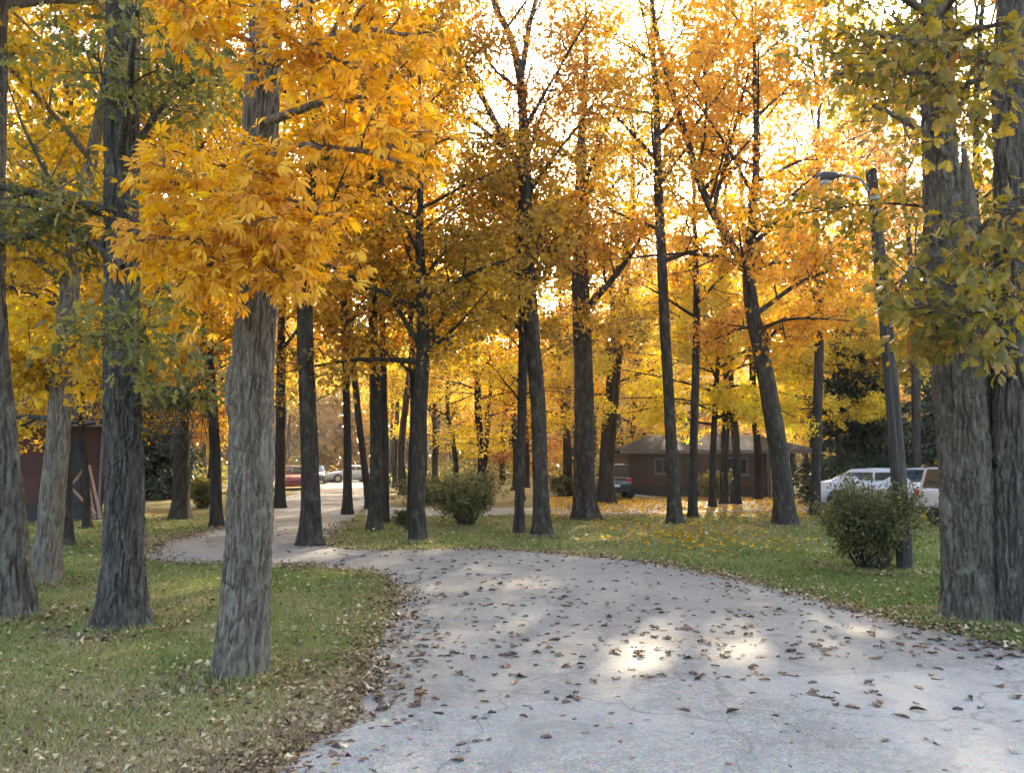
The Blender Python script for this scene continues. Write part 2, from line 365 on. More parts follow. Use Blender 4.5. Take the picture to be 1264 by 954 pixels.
# ------------------------------------------------------------------ trees
def unit(v): return v / (np.linalg.norm(v) + 1e-9)
class Grow:
    def __init__(s, seed): s.rng = RS(seed); s.tubes = []; s.tw = []
    def limb(s, pts, r0, r1, sec=7, sec_len=0.45, twigs=5, tw_len=0.5, n=6, start=0.25, flatten=0.6, tubes=None, droop=0.0, sides=6):
        rng = s.rng; P = catmull(pts, max(7, 3 * len(pts))); Lg = np.linalg.norm(np.diff(P, axis=0), axis=1).sum()
        W = np.cumsum(rng.normal(0, 0.015 * Lg / len(P) * 2, P.shape), 0); W[0] = 0; P = P + W
        R = np.linspace(r0, r1, len(P)); tubes = s.tubes if tubes is None else tubes
        tubes.append((P, R, sides))
        for q in range(sec):
            f = start + (1 - start) * (q + rng.uniform(0.1, 0.9)) / sec; i = min(len(P) - 2, int(f * (len(P) - 1)))
            p = P[i]; d = unit(P[i + 1] - P[i]); rv = rng.normal(0, 1, 3); rv[2] *= flatten
            side = unit(rv - d * rv.dot(d)); dd = unit(d * 0.55 + side * rng.uniform(0.5, 1.1) + np.array([0, 0, 0.12 - droop]))
            l2 = Lg * sec_len * (1.05 - 0.5 * f) * rng.uniform(0.7, 1.25); m1 = p + dd * l2 * 0.5 + rng.normal(0, 0.06 * l2, 3); e = p + dd * l2 + rng.normal(0, 0.09 * l2, 3) + np.array([0, 0, -droop * l2 * 0.4])
            Q = catmull([p, m1, e], 5); rr = max(0.006, R[i] * 0.5)
            tubes.append((Q, np.linspace(rr, 0.004, 5), 4))
            for k in range(twigs):
                g = rng.uniform(0.3, 1.0); a = Q[min(4, int(g * 4))] * (1 - (g * 4 % 1)) + Q[min(4, int(g * 4) + 1)] * (g * 4 % 1)
                td = unit(dd * 0.5 + rng.normal(0, 0.65, 3) * np.array([1, 1, flatten])); tl = tw_len * rng.uniform(0.6, 1.3)
                tubes.append((np.array([a, a + td * tl]), np.array([0.006, 0.003]), 3)); s.tw.append((a, td, tl))
        d = unit(P[-1] - P[-2]); s.tw += [(P[-1], unit(d + rng.normal(0, 0.5, 3)), tw_len) for _ in range(3)]
def join_tubes(ts):
    Vs, Fs, o = [], [], 0
    for P, R, n in ts:
        V, Fq = tube(P, R, n); Vs.append(V); Fs.append(Fq + o); o += len(V)
    return np.concatenate(Vs), [np.concatenate(Fs)]
def foliage(tw, rng, per=30, spread=0.16, size=0.12, flat=0.6, droop=0.25, zmin=-9, zmax=99, keep=None):
    a = np.array([t[0] for t in tw]); d = np.array([t[1] for t in tw]); l = np.array([t[2] for t in tw])
    i = np.repeat(np.arange(len(tw)), per); g = rng.uniform(0.1, 1.1, len(i))
    P = a[i] + d[i] * (l[i] * g)[:, None] + rng.normal(0, spread, (len(i), 3)) * np.array([1, 1, 0.7])
    A = d[i] * 0.5 + rng.normal(0, 0.7, (len(i), 3)) + np.array([0, 0, -droop])
    cl = rng.uniform(0, 1, len(tw)); v = np.clip(0.5 * cl[i] + 0.5 * rng.uniform(0, 1, len(i)), 0, 1)
    sz = size * rng.uniform(0.65, 1.3, len(i))
    ok = (P[:, 2] > zmin) & (P[:, 2] < zmax)
    if keep is not None: ok &= keep(P)
    return P[ok], A[ok], sz[ok], v[ok]
def trunk_mesh(path, rad, n_around, dz, rough, seed, flare=0.5, flare_h=0.5, ridge=26.0, zfine=6.0, lobes=5, knots=(), stretch=0.10):
    """a trunk along path (local), swept with root flare and bark ridges as relief"""
    L_ = np.linalg.norm(np.diff(path, axis=0), axis=1).sum(); rows = max(8, int(L_ / 0.02))
    P = catmull(path, rows); s = np.concatenate([[0], np.cumsum(np.linalg.norm(np.diff(P, axis=0), axis=1))])
    src = np.concatenate([[0], np.cumsum(np.linalg.norm(np.diff(np.asarray(path, float), axis=0), axis=1))])
    z1 = min(zfine, s[-1]); rs = np.concatenate([np.arange(0, z1, dz), np.arange(z1, s[-1] + 0.01, 0.35)])
    P = np.stack([np.interp(rs, s, P[:, k]) for k in range(3)], 1); R = np.interp(rs, src / src[-1] * s[-1], rad)
    th = np.linspace(0, 2 * math.pi, n_around, endpoint=False); T, A, Bv = frames(P)
    CT, ST = np.cos(th)[None], np.sin(th)[None]; Rr = np.repeat(R[:, None], n_around, 1); Z = np.repeat(rs[:, None], n_around, 1)
    rng = RS(seed); ph = rng.uniform(0, 6.28, 4)
    lob = 0.5 + 0.5 * np.sin(lobes * th + ph[0] + 0.6 * np.sin(2 * th + ph[1]))[None]
    fl = np.exp(-Z / (flare_h * 0.45)); Rr = Rr * (1 + flare * fl * (0.55 + 0.75 * lob))
    Rr = Rr * (1 + 0.05 * np.sin(th * 2 + ph[2] + Z * 0.7) + 0.03 * np.sin(th * 3 + ph[3] - Z * 1.1))
    for (kz, kth, kr, kh) in knots:
        dth = (th[None] - kth + math.pi) % (2 * math.pi) - math.pi
        Rr = Rr + kh * np.exp(-((Z - kz) / kr) ** 2 - (dth * R[:, None] / kr) ** 2)
    R0 = np.repeat(R[:, None], n_around, 1)
    q = np.stack([(CT * R0).ravel(), (ST * R0).ravel(), Z.ravel() * stretch], 1)
    wob = np.stack([noise3(q * 9 * np.array([1, 1, 5]), seed + 5), noise3(q * 9 * np.array([1, 1, 5]), seed + 6), np.zeros(len(q))], 1) * 0.02
    n1 = np.clip(np.abs(noise3((q + wob) * ridge, seed)) * 4.0, 0, 1) * 2 - 1.6; n2 = np.clip(np.abs(noise3((q + wob) * ridge * 2.1 + 7, seed + 1)) * 3, 0, 1) * 2 - 1.5; n3 = noise3(q * np.array([1, 1, 6]) * ridge * 2.4, seed + 2)
    Rr = Rr + (rough * (0.7 * n1 + 0.3 * n2 + 0.3 * n3)).reshape(Rr.shape) * np.clip(R0 / 0.12, 0.3, 1)
    V = P[:, None] + Rr[..., None] * (CT[..., None] * A[:, None] + ST[..., None] * Bv[:, None])
    return V.reshape(-1, 3), [quads(len(P), n_around)]

def tree(name, label, px_path, H, crown, leaf, bark='plain', seed=1, group=None, Y=None, limbs=(), n_around=20, dz=0.12, rough=0.012,
         flare=0.6, flare_h=0.7, leaf_kind='diamond', cat='tree', z_sink=0.06, knots=(), stretch=0.10, ridge=22.0, make_crown=True, dY=0.0, lobes=5):
    """px_path: [(px, py, width_px)] from base upward in the photo, traced at the tree's own distance"""
    base = ground(px_path[0][0], px_path[0][1]); Y = base[1] if Y is None else Y
    pts = [base + np.array([0, 0, -z_sink])]; rad = [px_path[0][2] / 2 / F * Y]
    for (px, py, wd) in px_path[1:]:
        p = at(px, py, Y); p[1] += dY * (p[2] / 5.0); pts.append(p); rad.append(wd / 2 / F * Y)
    rng = RS(seed + 1000); last = pts[-1]; sl = (pts[-1] - pts[-2]); sl = sl / max(sl[2], 0.1)
    k = max(2, int((H - last[2]) / 2.0)); hz = np.linspace(last[2], H, k + 1)[1:] if H > last[2] + 0.8 else []
    for i, z in enumerate(hz):
        f = (z - last[2]) / max(0.1, H - last[2]); p = last + sl * (z - last[2]) * (1 - 0.6 * f) * 0.7
        p = p + np.array([*(rng.normal(0, 0.09, 2)), 0]); p[2] = z; pts.append(p); rad.append(rad[len(px_path) - 1] * (1 - 0.88 * f))
    pts = np.array(pts) - base; rad = np.array(rad) * (0.87 if n_around > 80 else 0.92)
    root = thing(name, tuple(base), label, cat, group)
    V, Fq = trunk_mesh(pts, rad, n_around, dz, rough, seed, flare, flare_h, knots=knots, stretch=stretch, ridge=ridge, lobes=lobes)
    tr = link('trunk', np_mesh('trunk', V, Fq, smooth=True), B[bark], root)
    G = Grow(seed); c = dict(n=14, z0=5.0, L=3.0, el0=25, el1=65, sec=7, twigs=5, per=30, spread=0.16, size=0.12, tw=0.5, zmin=1.8, top=0.6, droop=0.0, zmax=99, keep=None, sec_len=0.45, flatl=0.6); c.update(crown)
    zs = pts[:, 2]
    def tp(z): return np.array([np.interp(z, zs, pts[:, j]) for j in range(3)]), np.interp(z, zs, rad)
    az = rng.uniform(0, 6.28); prim = []
    for lm in limbs:
        lp = [at(a[0], a[1], a[2] if len(a) > 2 else Y) - base for a in lm['pts']]
        prim.append((np.array(lp), lm['w'][0] / 2 / F * Y, lm['w'][1] / 2 / F * Y, lm))
    for i in range(c['n']):
        f = (i + rng.uniform(0.1, 0.9)) / c['n']; z = c['z0'] + (H - 0.6 - c['z0']) * f; p, r = tp(z)
        az += 2.4 + rng.normal(0, 0.35); el = math.radians(c['el0'] + (c['el1'] - c['el0']) * f + rng.normal(0, 7))
        Lg = c['L'] * 1.22 * (0.78 + 0.22 * math.sin(math.pi * f)) * (1 - (1 - c['top']) * f ** 3) * rng.uniform(0.7, 1.25); d = np.array([math.cos(az) * math.cos(el), math.sin(az) * math.cos(el), math.sin(el)])
        m1 = p + d * Lg * 0.4 + np.array([0, 0, 0.05 * Lg]); e = p + d * Lg + np.array([0, 0, -c['droop'] * Lg + 0.04 * Lg]) + rng.normal(0, 0.06 * Lg, 3)
        r0 = min(r * 0.55, 0.02 + 0.016 * Lg); prim.append((np.array([p, m1, e]), r0, 0.008, {}))
    for (lp, r0, r1, lm) in prim:
        tb = []
        G.limb(lp, r0, r1, lm.get('sec', c['sec']), lm.get('sec_len', c['sec_len']), lm.get('twigs', c['twigs']), lm.get('tw', c['tw']), tubes=tb, droop=c['droop'], start=lm.get('start', 0.25), sides=8 if lm else 6, flatten=c['flatl'])
        Vb, Fb = join_tubes(tb); link('limb', np_mesh('limb', Vb, Fb, smooth=True), B[bark], tr)
    if make_crown:
        keep = c['keep'] and (lambda P: c['keep'](P + base))
        P, A, sz, v = foliage(G.tw, G.rng, c['per'], c['spread'], c['size'], zmin=c['zmin'], zmax=c['zmax'], keep=keep)
        cr = link('crown', leaf_mesh('crown', P, A, sz, G.rng, v, leaf_kind), L[leaf], root, kind='stuff')
    return root, tr, G, base
# ---- the big hickory on the verge, with its spray of orange leaves
hk_limbs = [
 dict(pts=[(322, 330, 5.8), (250, 300, 5.3), (185, 292, 5.05)], w=(9, 3)), dict(pts=[(318, 310, 5.8), (355, 290, 5.3), (395, 290, 5.0)], w=(8, 3)),
 dict(pts=[(316, 300, 5.7), (305, 275, 5.2), (285, 280, 4.7)], w=(9, 3)), dict(pts=[(318, 262, 5.8), (255, 232, 5.4), (210, 225, 5.1)], w=(8, 3)),
 dict(pts=[(320, 300, 5.7), (330, 320, 5.2), (350, 345, 4.9)], w=(7, 3)), dict(pts=[(318, 320, 5.7), (280, 320, 5.2), (255, 328, 4.9)], w=(7, 3)),
 dict(pts=[(318, 280, 5.7), (330, 240, 5.2), (345, 225, 4.8)], w=(8, 3)),
 dict(pts=[(330, 150, 5.8), (410, 120, 5.4), (490, 115, 5.1)], w=(12, 3)), dict(pts=[(330, 175, 5.8), (420, 185, 5.3), (490, 205, 5.0)], w=(10, 3)),
 dict(pts=[(330, 80, 5.8), (430, 40, 5.3), (520, 45, 5.0)], w=(12, 3)), dict(pts=[(325, 60, 5.8), (280, 40, 5.3), (240, 25, 5.0)], w=(9, 3)),
 dict(pts=[(330, 60, 5.8), (345, 45, 5.2), (360, 55, 4.8)], w=(9, 3)), dict(pts=[(330, 100, 5.8), (390, 70, 5.2), (430, 80, 4.8)], w=(9, 3)),
 dict(pts=[(330, 30, 5.8), (420, -20, 5.3), (500, -60, 5.0)], w=(9, 3)), 
]
for d in hk_limbs: d.update(sec=6, twigs=4, tw=0.17, sec_len=0.36, start=0.35)
HK, HKT, G, hb = tree('hickory_tree', 'grey-barked hickory on the verge with a low spray of big orange leaves', 
    [(296, 836, 58), (303, 740, 57), (309, 600, 58), (311, 470, 55), (316, 380, 52), (320, 250, 50), (324, 120, 50), (328, 0, 46)], 15, dict(n=9, z0=6.2, L=3.2, sec=7, twigs=4, per=0),
    'orange', 'hickory', 11, None, limbs=hk_limbs, n_around=190, dz=0.022, rough=0.019, flare=0.45, flare_h=0.9, make_crown=False, lobes=3, stretch=0.16, ridge=30,
    knots=[(2.15, 4.7, 0.14, 0.035), (2.32, 5.3, 0.10, 0.03), (2.0, 5.6, 0.08, -0.02), (2.45, 4.2, 0.12, 0.03), (1.5, 5.2, 0.05, -0.012)])
# compound leaves: five or six leaflets fanning from one stalk
def compound(rng, n):
    P, A, sz = [], [], []
    for i in range(n):
        a = (i - (n - 1) / 2) * (2.3 / n) + rng.normal(0, 0.08); P.append((math.sin(a) * 0.02, 0.05 + 0.03 * math.cos(a), 0)); A.append((math.sin(a), math.cos(a) * 1.0, -0.18 + rng.normal(0, 0.12)))
        sz.append((0.135 if abs(a) < 0.8 else 0.10) * rng.uniform(0.9, 1.15))
    V, Fc, per = leaves(np.array(P), np.array(A, float), np.array(sz), rng, 'leaflet', 0.25, 0.15)
    return V, Fc, np.concatenate([np.repeat(np.clip(rng.uniform(0.05, 0.95) + rng.normal(0, 0.15, n), 0, 1), k) for k in per])
rng = RS(4); comp = []
for k in range(8):
    V, Fc, v = compound(rng, 5); V = np.vstack([V, [(-0.003, -0.05, 0), (0.003, -0.05, 0), (0, 0.06, 0)]]); n0 = len(V) - 3
    comp.append((V, Fc + [np.array([[n0, n0 + 1, n0 + 2]])], np.append(v, 0.1)))
comp_me = []
for (V, Fc, v) in comp:
    me = np_mesh('leaf', V, Fc, {'v': v}); me.materials.append(L['orange']); comp_me.append(me)
tw = G.tw; low = [t for t in tw if t[0][2] < 5.6]; rng = RS(8)
spots = []
for (a, d, l) in low:
    for k in range(6):
        p = a + d * l * rng.uniform(0.1, 1.2) + rng.normal(0, 0.07, 3); dd = unit(d * 0.6 + rng.normal(0, 0.6, 3) + np.array([0, -0.15, -0.35])); spots.append((p, dd))
def facing(p, q=0): return p[1] + q
vis = [s for s in spots if True]
def frame_m(p, d, rng, flat=0.35):
    n0 = np.array([0, -0.35, 1.0]) + rng.normal(0, flat, 3); s = unit(np.cross(d, n0)); n = np.cross(s, d)
    return Matrix(((s[0], d[0], n[0], p[0]), (s[1], d[1], n[1], p[1]), (s[2], d[2], n[2], p[2]), (0, 0, 0, 1)))
def in_view(p, m=0.0):
    d = np.asarray(p) - np.array([0, 0, CAM_H]); z = d.dot(FWD)
    return z > 0.1 and abs(d[0] / z) < 632 / F * (1 + m) and abs(d.dot(UP) / z) < 477 / F * (1 + m)
order = sorted(range(len(vis)), key=lambda i: (not in_view(vis[i][0] + hb), vis[i][0][1]))
def stuff_from(metas, idxs, spots, name, mat, parent, scale=lambda r: r.uniform(0.8, 1.15), seed=3):
    rng = RS(seed); Vs, Fs, vs, o = [], [], [], 0
    for i in idxs:
        V, Fc, v = metas[rng.randint(len(metas))]; M = np.array(frame_m(spots[i][0], spots[i][1], rng)); s = scale(rng)
        Vs.append(V * s @ M[:3, :3].T + M[:3, 3]); Fs.append(np.concatenate([f for f in Fc]) + o); vs.append(np.clip(v + rng.normal(0, 0.12), 0, 1)); o += len(V)
    return link(name, np_mesh(name, np.concatenate(Vs), [np.concatenate(Fs)], {'v': np.concatenate(vs)}), mat, parent, kind='stuff')
# upper crown: simple foliage out of view, plus compound leaves
Pu, Au, su, vu = foliage([t for t in tw if t[0][2] >= 5.6], G.rng, 26, 0.25, 0.16)
lo_idx = order[300:]
hkc = stuff_from(comp, lo_idx, vis, 'crown', L['orange'], HK, lambda r: r.uniform(0.4, 0.8))
upc = link('crown', leaf_mesh('crown', Pu, Au, su, G.rng, vu), L['orange'], HK, kind='stuff')
rng = RS(21)
for i in order[:300]:
    o = bpy.data.objects.new('leaf', comp_me[rng.randint(8)]); C.objects.link(o); o.parent = hkc
    o.matrix_local = frame_m(vis[i][0], vis[i][1], rng, 0.5) @ Matrix.Scale(rng.uniform(0.45, 0.82), 4)

# ---- the double oak beside the drive's mouth (two trunks grown together) with big lobed leaves
ok_limbs = [
 dict(pts=[(1165, 190, 8.0), (1120, 150, 7.0), (1075, 130, 6.3)], w=(12, 3)), dict(pts=[(1165, 150, 8.0), (1190, 110, 6.9), (1235, 95, 6.2)], w=(12, 3)),
 dict(pts=[(1160, 420, 7.9), (1150, 380, 7.0), (1135, 380, 6.5)], w=(8, 3)), dict(pts=[(1180, 400, 7.9), (1200, 390, 6.9), (1230, 385, 6.3)], w=(8, 3)),
  dict(pts=[(1200, 360, 7.9), (1240, 320, 7.0), (1280, 330, 6.4)], w=(9, 3)),
 dict(pts=[(1165, 100, 8.0), (1140, 60, 6.9), (1090, 45, 6.2)], w=(12, 3)), dict(pts=[(1165, 70, 8.0), (1200, 40, 6.9), (1250, 30, 6.3)], w=(12, 3)),
 dict(pts=[(1165, 160, 8.0), (1170, 120, 7.0), (1160, 120, 6.4)], w=(9, 3)), dict(pts=[(1165, 30, 8.0), (1100, -10, 7.0), (1020, -20, 6.4)], w=(12, 3)),
 dict(pts=[(1190, 420, 7.9), (1170, 410, 7.2), (1150, 425, 6.9)], w=(7, 3)), 
 dict(pts=[(1165, 20, 8.0), (1180, -10, 6.9), (1200, -30, 6.3)], w=(10, 3)),
 dict(pts=[(1175, 380, 7.9), (1130, 330, 7.2), (1110, 350, 6.9)], w=(7, 3)), dict(pts=[(1200, 300, 7.9), (1225, 270, 7.2), (1250, 280, 6.8)], w=(7, 3)), dict(pts=[(1185, 410, 7.8), (1205, 420, 7.0), (1215, 430, 6.6)], w=(7, 3)),
 dict(pts=[(1160, 90, 8.0), (1110, 90, 7.3), (1060, 95, 6.9)], w=(9, 3)),
]
for d in ok_limbs: d.update(sec=6, twigs=4, tw=0.2, sec_len=0.34, start=0.3)
OK_, OKT, G, ob = tree('oak_tree', 'massive lichen-spotted oak at the drive edge with drooping lobed olive leaves', 
    [(1196, 766, 62), (1196, 680, 62), (1190, 560, 62), (1180, 450, 60), (1168, 350, 54), (1162, 220, 48), (1158, 120, 46), (1156, 0, 42)], 17, dict(n=12, z0=7.5, L=4.0, sec=7, twigs=5, per=0),
    'oak', 'oak', 23, None, limbs=ok_limbs, n_around=190, dz=0.026, rough=0.024, flare=0.25, flare_h=0.5, make_crown=False, stretch=0.2, ridge=22,
    knots=[(3.6, 4.6, 0.2, 0.02), (2.4, 4.4, 0.16, 0.02), (1.1, 4.9, 0.2, 0.02)])
oakv = []
rng = RS(14)
for k in range(6):
    P = np.zeros((2, 3)); P[1] = (0.01, 0.0, 0.01); A = np.array([(0, 1, -0.1), (0.8 * (-1) ** k, 0.8, -0.2)])
    V, Fc, per = leaves(P, A, np.array([0.165, 0.14]) * rng.uniform(0.9, 1.1), rng, 'oak', 0.25, 0.3); oakv.append((V, Fc, np.repeat(np.clip(rng.uniform(0.1, 0.85, 2) + 0.05, 0, 1), per[0])))
oak_me = []
for (V, Fc, v) in oakv:
    me = np_mesh('leaf', V, Fc, {'v': v}); me.materials.append(L['oak']); oak_me.append(me)
vis = []; rng = RS(9)
for (a, d, l) in G.tw:
    if a[2] < 6.8:
        for k in range(3): vis.append((a + d * l * rng.uniform(0.1, 1.1) + rng.normal(0, 0.07, 3), unit(d * 0.5 + rng.normal(0, 0.5, 3) + np.array([0, -0.15, -0.5]))))
order = sorted(range(len(vis)), key=lambda i: (not in_view(vis[i][0] + ob), vis[i][0][1]))
okc = stuff_from(oakv, order[300:], vis, 'crown', L['oak'], OK_, lambda r: r.uniform(0.6, 0.95), seed=6)
Pu, Au, su, vu = foliage([t for t in G.tw if t[0][2] >= 6.8], G.rng, 18, 0.25, 0.17)
link('crown', leaf_mesh('crown', Pu, Au, su, G.rng, vu), L['oak'], OK_, kind='stuff')
rng = RS(22)
for i in order[:300]:
    o = bpy.data.objects.new('leaf', oak_me[rng.randint(6)]); C.objects.link(o); o.parent = okc
    o.matrix_local = frame_m(vis[i][0], vis[i][1], rng) @ Matrix.Scale(rng.uniform(0.6, 0.98), 4)
# the furrowed trunk pressed against it and the pale dead stem between the two
tree('oak_tree', 'straight furrowed oak trunk pressed against the lichen-spotted oak', [(1256, 770, 70), (1256, 600, 66), (1254, 450, 60), (1250, 250, 46), (1246, 100, 42)], 16,
     dict(n=12, z0=5.5, L=3.5, size=0.14, per=12, tw=0.3, zmax=9), 'green', 'furrowed', 24, leaf_kind='lobed', n_around=170, dz=0.03, rough=0.03, flare=0.18, flare_h=0.5)
tree('dead_stem', 'pale grey weathered stem rising in the fork of the two oaks', [(1222, 764, 30), (1216, 600, 34), (1206, 480, 34), (1200, 360, 30), (1197, 270, 24), (1192, 215, 13), (1189, 175, 4)], 3.9,
     dict(n=0), 'oak', 'hickory', 25, n_around=60, dz=0.04, rough=0.012, flare=0.1, make_crown=False)
# ---- the other trees whose trunks stand in the photograph
def keep_px(x0, y0, x1, y1):           # leaves that grow in a direction seen through this frame stay off
    return None
tree('oak_tree', 'dark deeply furrowed oak on the grass behind the hickory', [(151, 776, 60), (153, 700, 52), (154, 600, 50), (151, 480, 49), (150, 350, 47), (150, 200, 46), (151, 60, 44), (152, 0, 42)], 16,
     dict(n=14, z0=3.6, L=2.6, size=0.12, per=14, tw=0.3, el0=5, droop=0.05, zmin=2.2, zmax=9), 'green', 'furrowed', 31, leaf_kind='lobed', n_around=170, dz=0.026, rough=0.026, ridge=28.0, stretch=0.14, flare=0.55, flare_h=0.55, lobes=4,
     limbs=[dict(pts=[(160, 470, 7.5), (215, 480, 7.6), (270, 500, 7.9)], w=(7, 3), sec=8, twigs=7, tw=0.35), dict(pts=[(150, 430, 7.4), (165, 420, 6.9), (190, 430, 6.6)], w=(6, 3), sec=5, twigs=5, tw=0.3),
            dict(pts=[(150, 330, 7.5), (100, 290, 7.6), (60, 270, 7.9)], w=(9, 3), sec=8, twigs=6, tw=0.35), dict(pts=[(155, 200, 7.5), (200, 130, 7.4), (250, 90, 7.2)], w=(9, 3), sec=8, twigs=6, tw=0.35),
            dict(pts=[(150, 500, 7.4), (180, 530, 7.6), (225, 545, 8.0)], w=(6, 3), sec=6, twigs=6, tw=0.3)])
tree('oak_tree', 'thick mossy trunk beyond the dark furrowed oak, leaning away from it', [(18, 763, 50), (10, 680, 48), (0, 560, 46), (-12, 420, 42), (-14, 250, 40), (-8, 100, 34), (-5, 0, 32)], 15,
     dict(n=12, z0=3.8, L=2.6, size=0.12, per=14, tw=0.3, el0=10, zmax=9), 'olive', 'oak', 32, leaf_kind='lobed', n_around=120, dz=0.035, rough=0.024, flare=0.35)
tree('slim_tree', 'slim pale-grey trunk leaning towards the dark furrowed oak', [(54, 722, 31), (62, 640, 29), (72, 540, 27), (78, 440, 25), (90, 330, 22), (106, 230, 18)], 11,
     dict(n=16, z0=2.5, L=2.4, size=0.12, per=26, tw=0.4, el0=0), 'gold', 'hickory', 33, n_around=50, dz=0.06, rough=0.01,
     limbs=[dict(pts=[(75, 480), (50, 465), (25, 455)], w=(6, 2)), dict(pts=[(85, 360), (60, 330), (40, 290)], w=(8, 2))])
tree('maple_tree', 'dark thick trunk with golden leaves beside the rust-red cabin', [(77, 676, 26), (76, 560, 25), (76, 450, 24), (78, 320, 20)], 14,
     dict(n=18, z0=2.3, L=3.2, size=0.13, per=28, tw=0.5, el0=-4), 'gold', 'plain', 34, leaf_kind='maple')
tree('maple_tree', 'spreading flared trunk on the far lawn beside yellow-green shrubs', [(222, 640, 22), (224, 590, 20), (226, 500, 18), (228, 380, 16)], 15,
     dict(n=14, z0=3.6, L=3.6, size=0.14, per=24, el0=10), 'brown', 'plain', 35, flare=0.6)
tree('maple_tree', 'thin dark trunk standing where the drive meets the far lawn', [(267, 650, 15), (266, 560, 14), (260, 470, 13), (250, 390, 12), (243, 300, 10)], 14,
     dict(n=14, z0=4.2, L=3.2, size=0.13, per=26, el0=12), 'gold', 'far', 36)
tree('maple_tree', 'thin dark trunk in front of the parked dark red car', [(345, 627, 14), (346, 560, 13), (347, 470, 12), (348, 380, 10)], 16,
     dict(n=14, z0=5.5, L=3.5, size=0.14, per=26), 'gold', 'far', 37)
tree('hickory_tree', 'straight brown trunk at the corner where the drive forks', [(384, 673, 28), (383, 600, 25), (380, 500, 23), (377, 420, 21), (378, 300, 18)], 16,
     dict(n=14, z0=4.6, L=3.0, size=0.14, per=22, el0=5), 'orange', 'plain', 38, n_around=40, dz=0.07, rough=0.012)
tree('maple_tree', 'slim straight trunk on the drive verge before the pale parked car', [(429, 635, 12), (429, 560, 11), (427, 470, 10), (425, 380, 9)], 15,
     dict(n=12, z0=5.5, L=3.0, size=0.14, per=24), 'olive', 'far', 39)
tree('slim_tree', 'thin trunk tilting away from the drive behind a pair of trunks', [(457, 628, 10), (448, 560, 9), (440, 490, 9), (434, 420, 8), (430, 340, 7)], 13,
     dict(n=12, z0=5.0, L=2.6, size=0.14, per=24), 'gold', 'far', 40)
tree('maple_tree', 'front trunk of the close pair beside the forked drive', [(463, 655, 17), (464, 580, 15), (463, 500, 15), (461, 420, 14), (460, 320, 11)], 15,
     dict(n=13, z0=4.8, L=2.8, size=0.13, per=24), 'olive', 'plain', 41)
tree('maple_tree', 'rear trunk of the close pair beside the forked drive', [(474, 645, 12), (475, 580, 11), (474, 500, 10), (472, 400, 9)], 14,
     dict(n=12, z0=5.2, L=2.6, size=0.13, per=22), 'brown', 'far', 42)
tree('oak_tree', 'oak with a low olive dome of foliage just before the round shrub', [(516, 669, 21), (516, 600, 19), (518, 520, 19), (522, 430, 18), (520, 350, 14), (518, 290, 11)], 11,
     dict(n=18, z0=3.4, L=2.8, size=0.12, per=26, el0=5, el1=50, top=0.7), 'olive', 'plain', 43, n_around=40, dz=0.07,
     limbs=[dict(pts=[(521, 420), (560, 380), (600, 340)], w=(7, 3)), dict(pts=[(521, 430), (490, 380), (470, 340)], w=(7, 3)), dict(pts=[(520, 350), (550, 310), (585, 290)], w=(6, 3))])
tree('slim_tree', 'thin dark sapling trunk hugging the olive-domed oak', [(506, 655, 9), (508, 580, 9), (510, 500, 8), (508, 420, 7)], 10, dict(n=10, z0=3.6, L=2.0, size=0.13, per=22), 'brown', 'far', 44)
tree('slim_tree', 'slender trunk close beside the tall forked oak', [(641, 658, 14), (642, 580, 12), (645, 480, 12), (645, 380, 11), (640, 300, 8)], 8.5,
     dict(n=10, z0=4.2, L=2.2, size=0.12, per=22), 'olive', 'plain', 45)
tree('oak_tree', 'tall oak forking high against the white sky, midway along the far lawn', [(669, 663, 24), (667, 600, 21), (664, 500, 20), (656, 400, 20), (649, 300, 19), (648, 220, 18), (646, 150, 14), (641, 90, 12), (628, 40, 9), (608, 0, 7)], 16,
     dict(n=9, z0=6.5, L=3.4, size=0.11, per=20, el0=15, tw=0.6, sec=7), 'brown', 'plain', 46, n_around=44, dz=0.07,
     limbs=[dict(pts=[(647, 215), (610, 150), (575, 85), (552, 50)], w=(10, 5), start=0.4), dict(pts=[(643, 95), (652, 45), (662, 0), (668, -50)], w=(9, 4), start=0.4),
            dict(pts=[(649, 240), (680, 195), (715, 150), (735, 120)], w=(6, 2)), dict(pts=[(650, 330), (690, 290), (730, 250)], w=(7, 2)), dict(pts=[(648, 200), (670, 140), (690, 90)], w=(5, 2)),
            dict(pts=[(652, 350), (610, 320), (575, 300)], w=(6, 2)), dict(pts=[(640, 110), (605, 80), (585, 20)], w=(5, 2)), dict(pts=[(650, 300), (685, 310), (720, 290)], w=(6, 2))])
tree('oak_tree', 'thickest dark trunk on the far lawn with a spreading foot', [(722, 641, 29), (721, 580, 27), (721, 500, 27), (718, 400, 26), (716, 330, 22), (718, 270, 18)], 16,
     dict(n=14, z0=5.2, L=3.2, size=0.13, per=24, el0=10), 'olive', 'plain', 47, n_around=40, dz=0.08, flare=0.7, limbs=[dict(pts=[(725, 380), (770, 330), (800, 280)], w=(10, 3)), dict(pts=[(716, 320), (705, 270), (735, 230)], w=(8, 3))])
tree('oak_tree', 'black-looking trunk showing behind the thickest dark trunk', [(748, 621, 22), (750, 560, 20), (756, 480, 18), (768, 380, 16), (775, 300, 12)], 17,
     dict(n=14, z0=5.5, L=3.6, size=0.16, per=22, el0=10), 'green', 'far', 48)
tree('hickory_tree', 'straight slender trunk in front of the brown cabin wall', [(833, 646, 18), (830, 580, 16), (825, 480, 15), (818, 350, 13), (813, 240, 12), (811, 150, 10), (806, 60, 8)], 18,
     dict(n=16, z0=7.0, L=3.6, size=0.12, per=20, el0=8, sec=7), 'gold', 'plain', 49, n_around=36, dz=0.08)
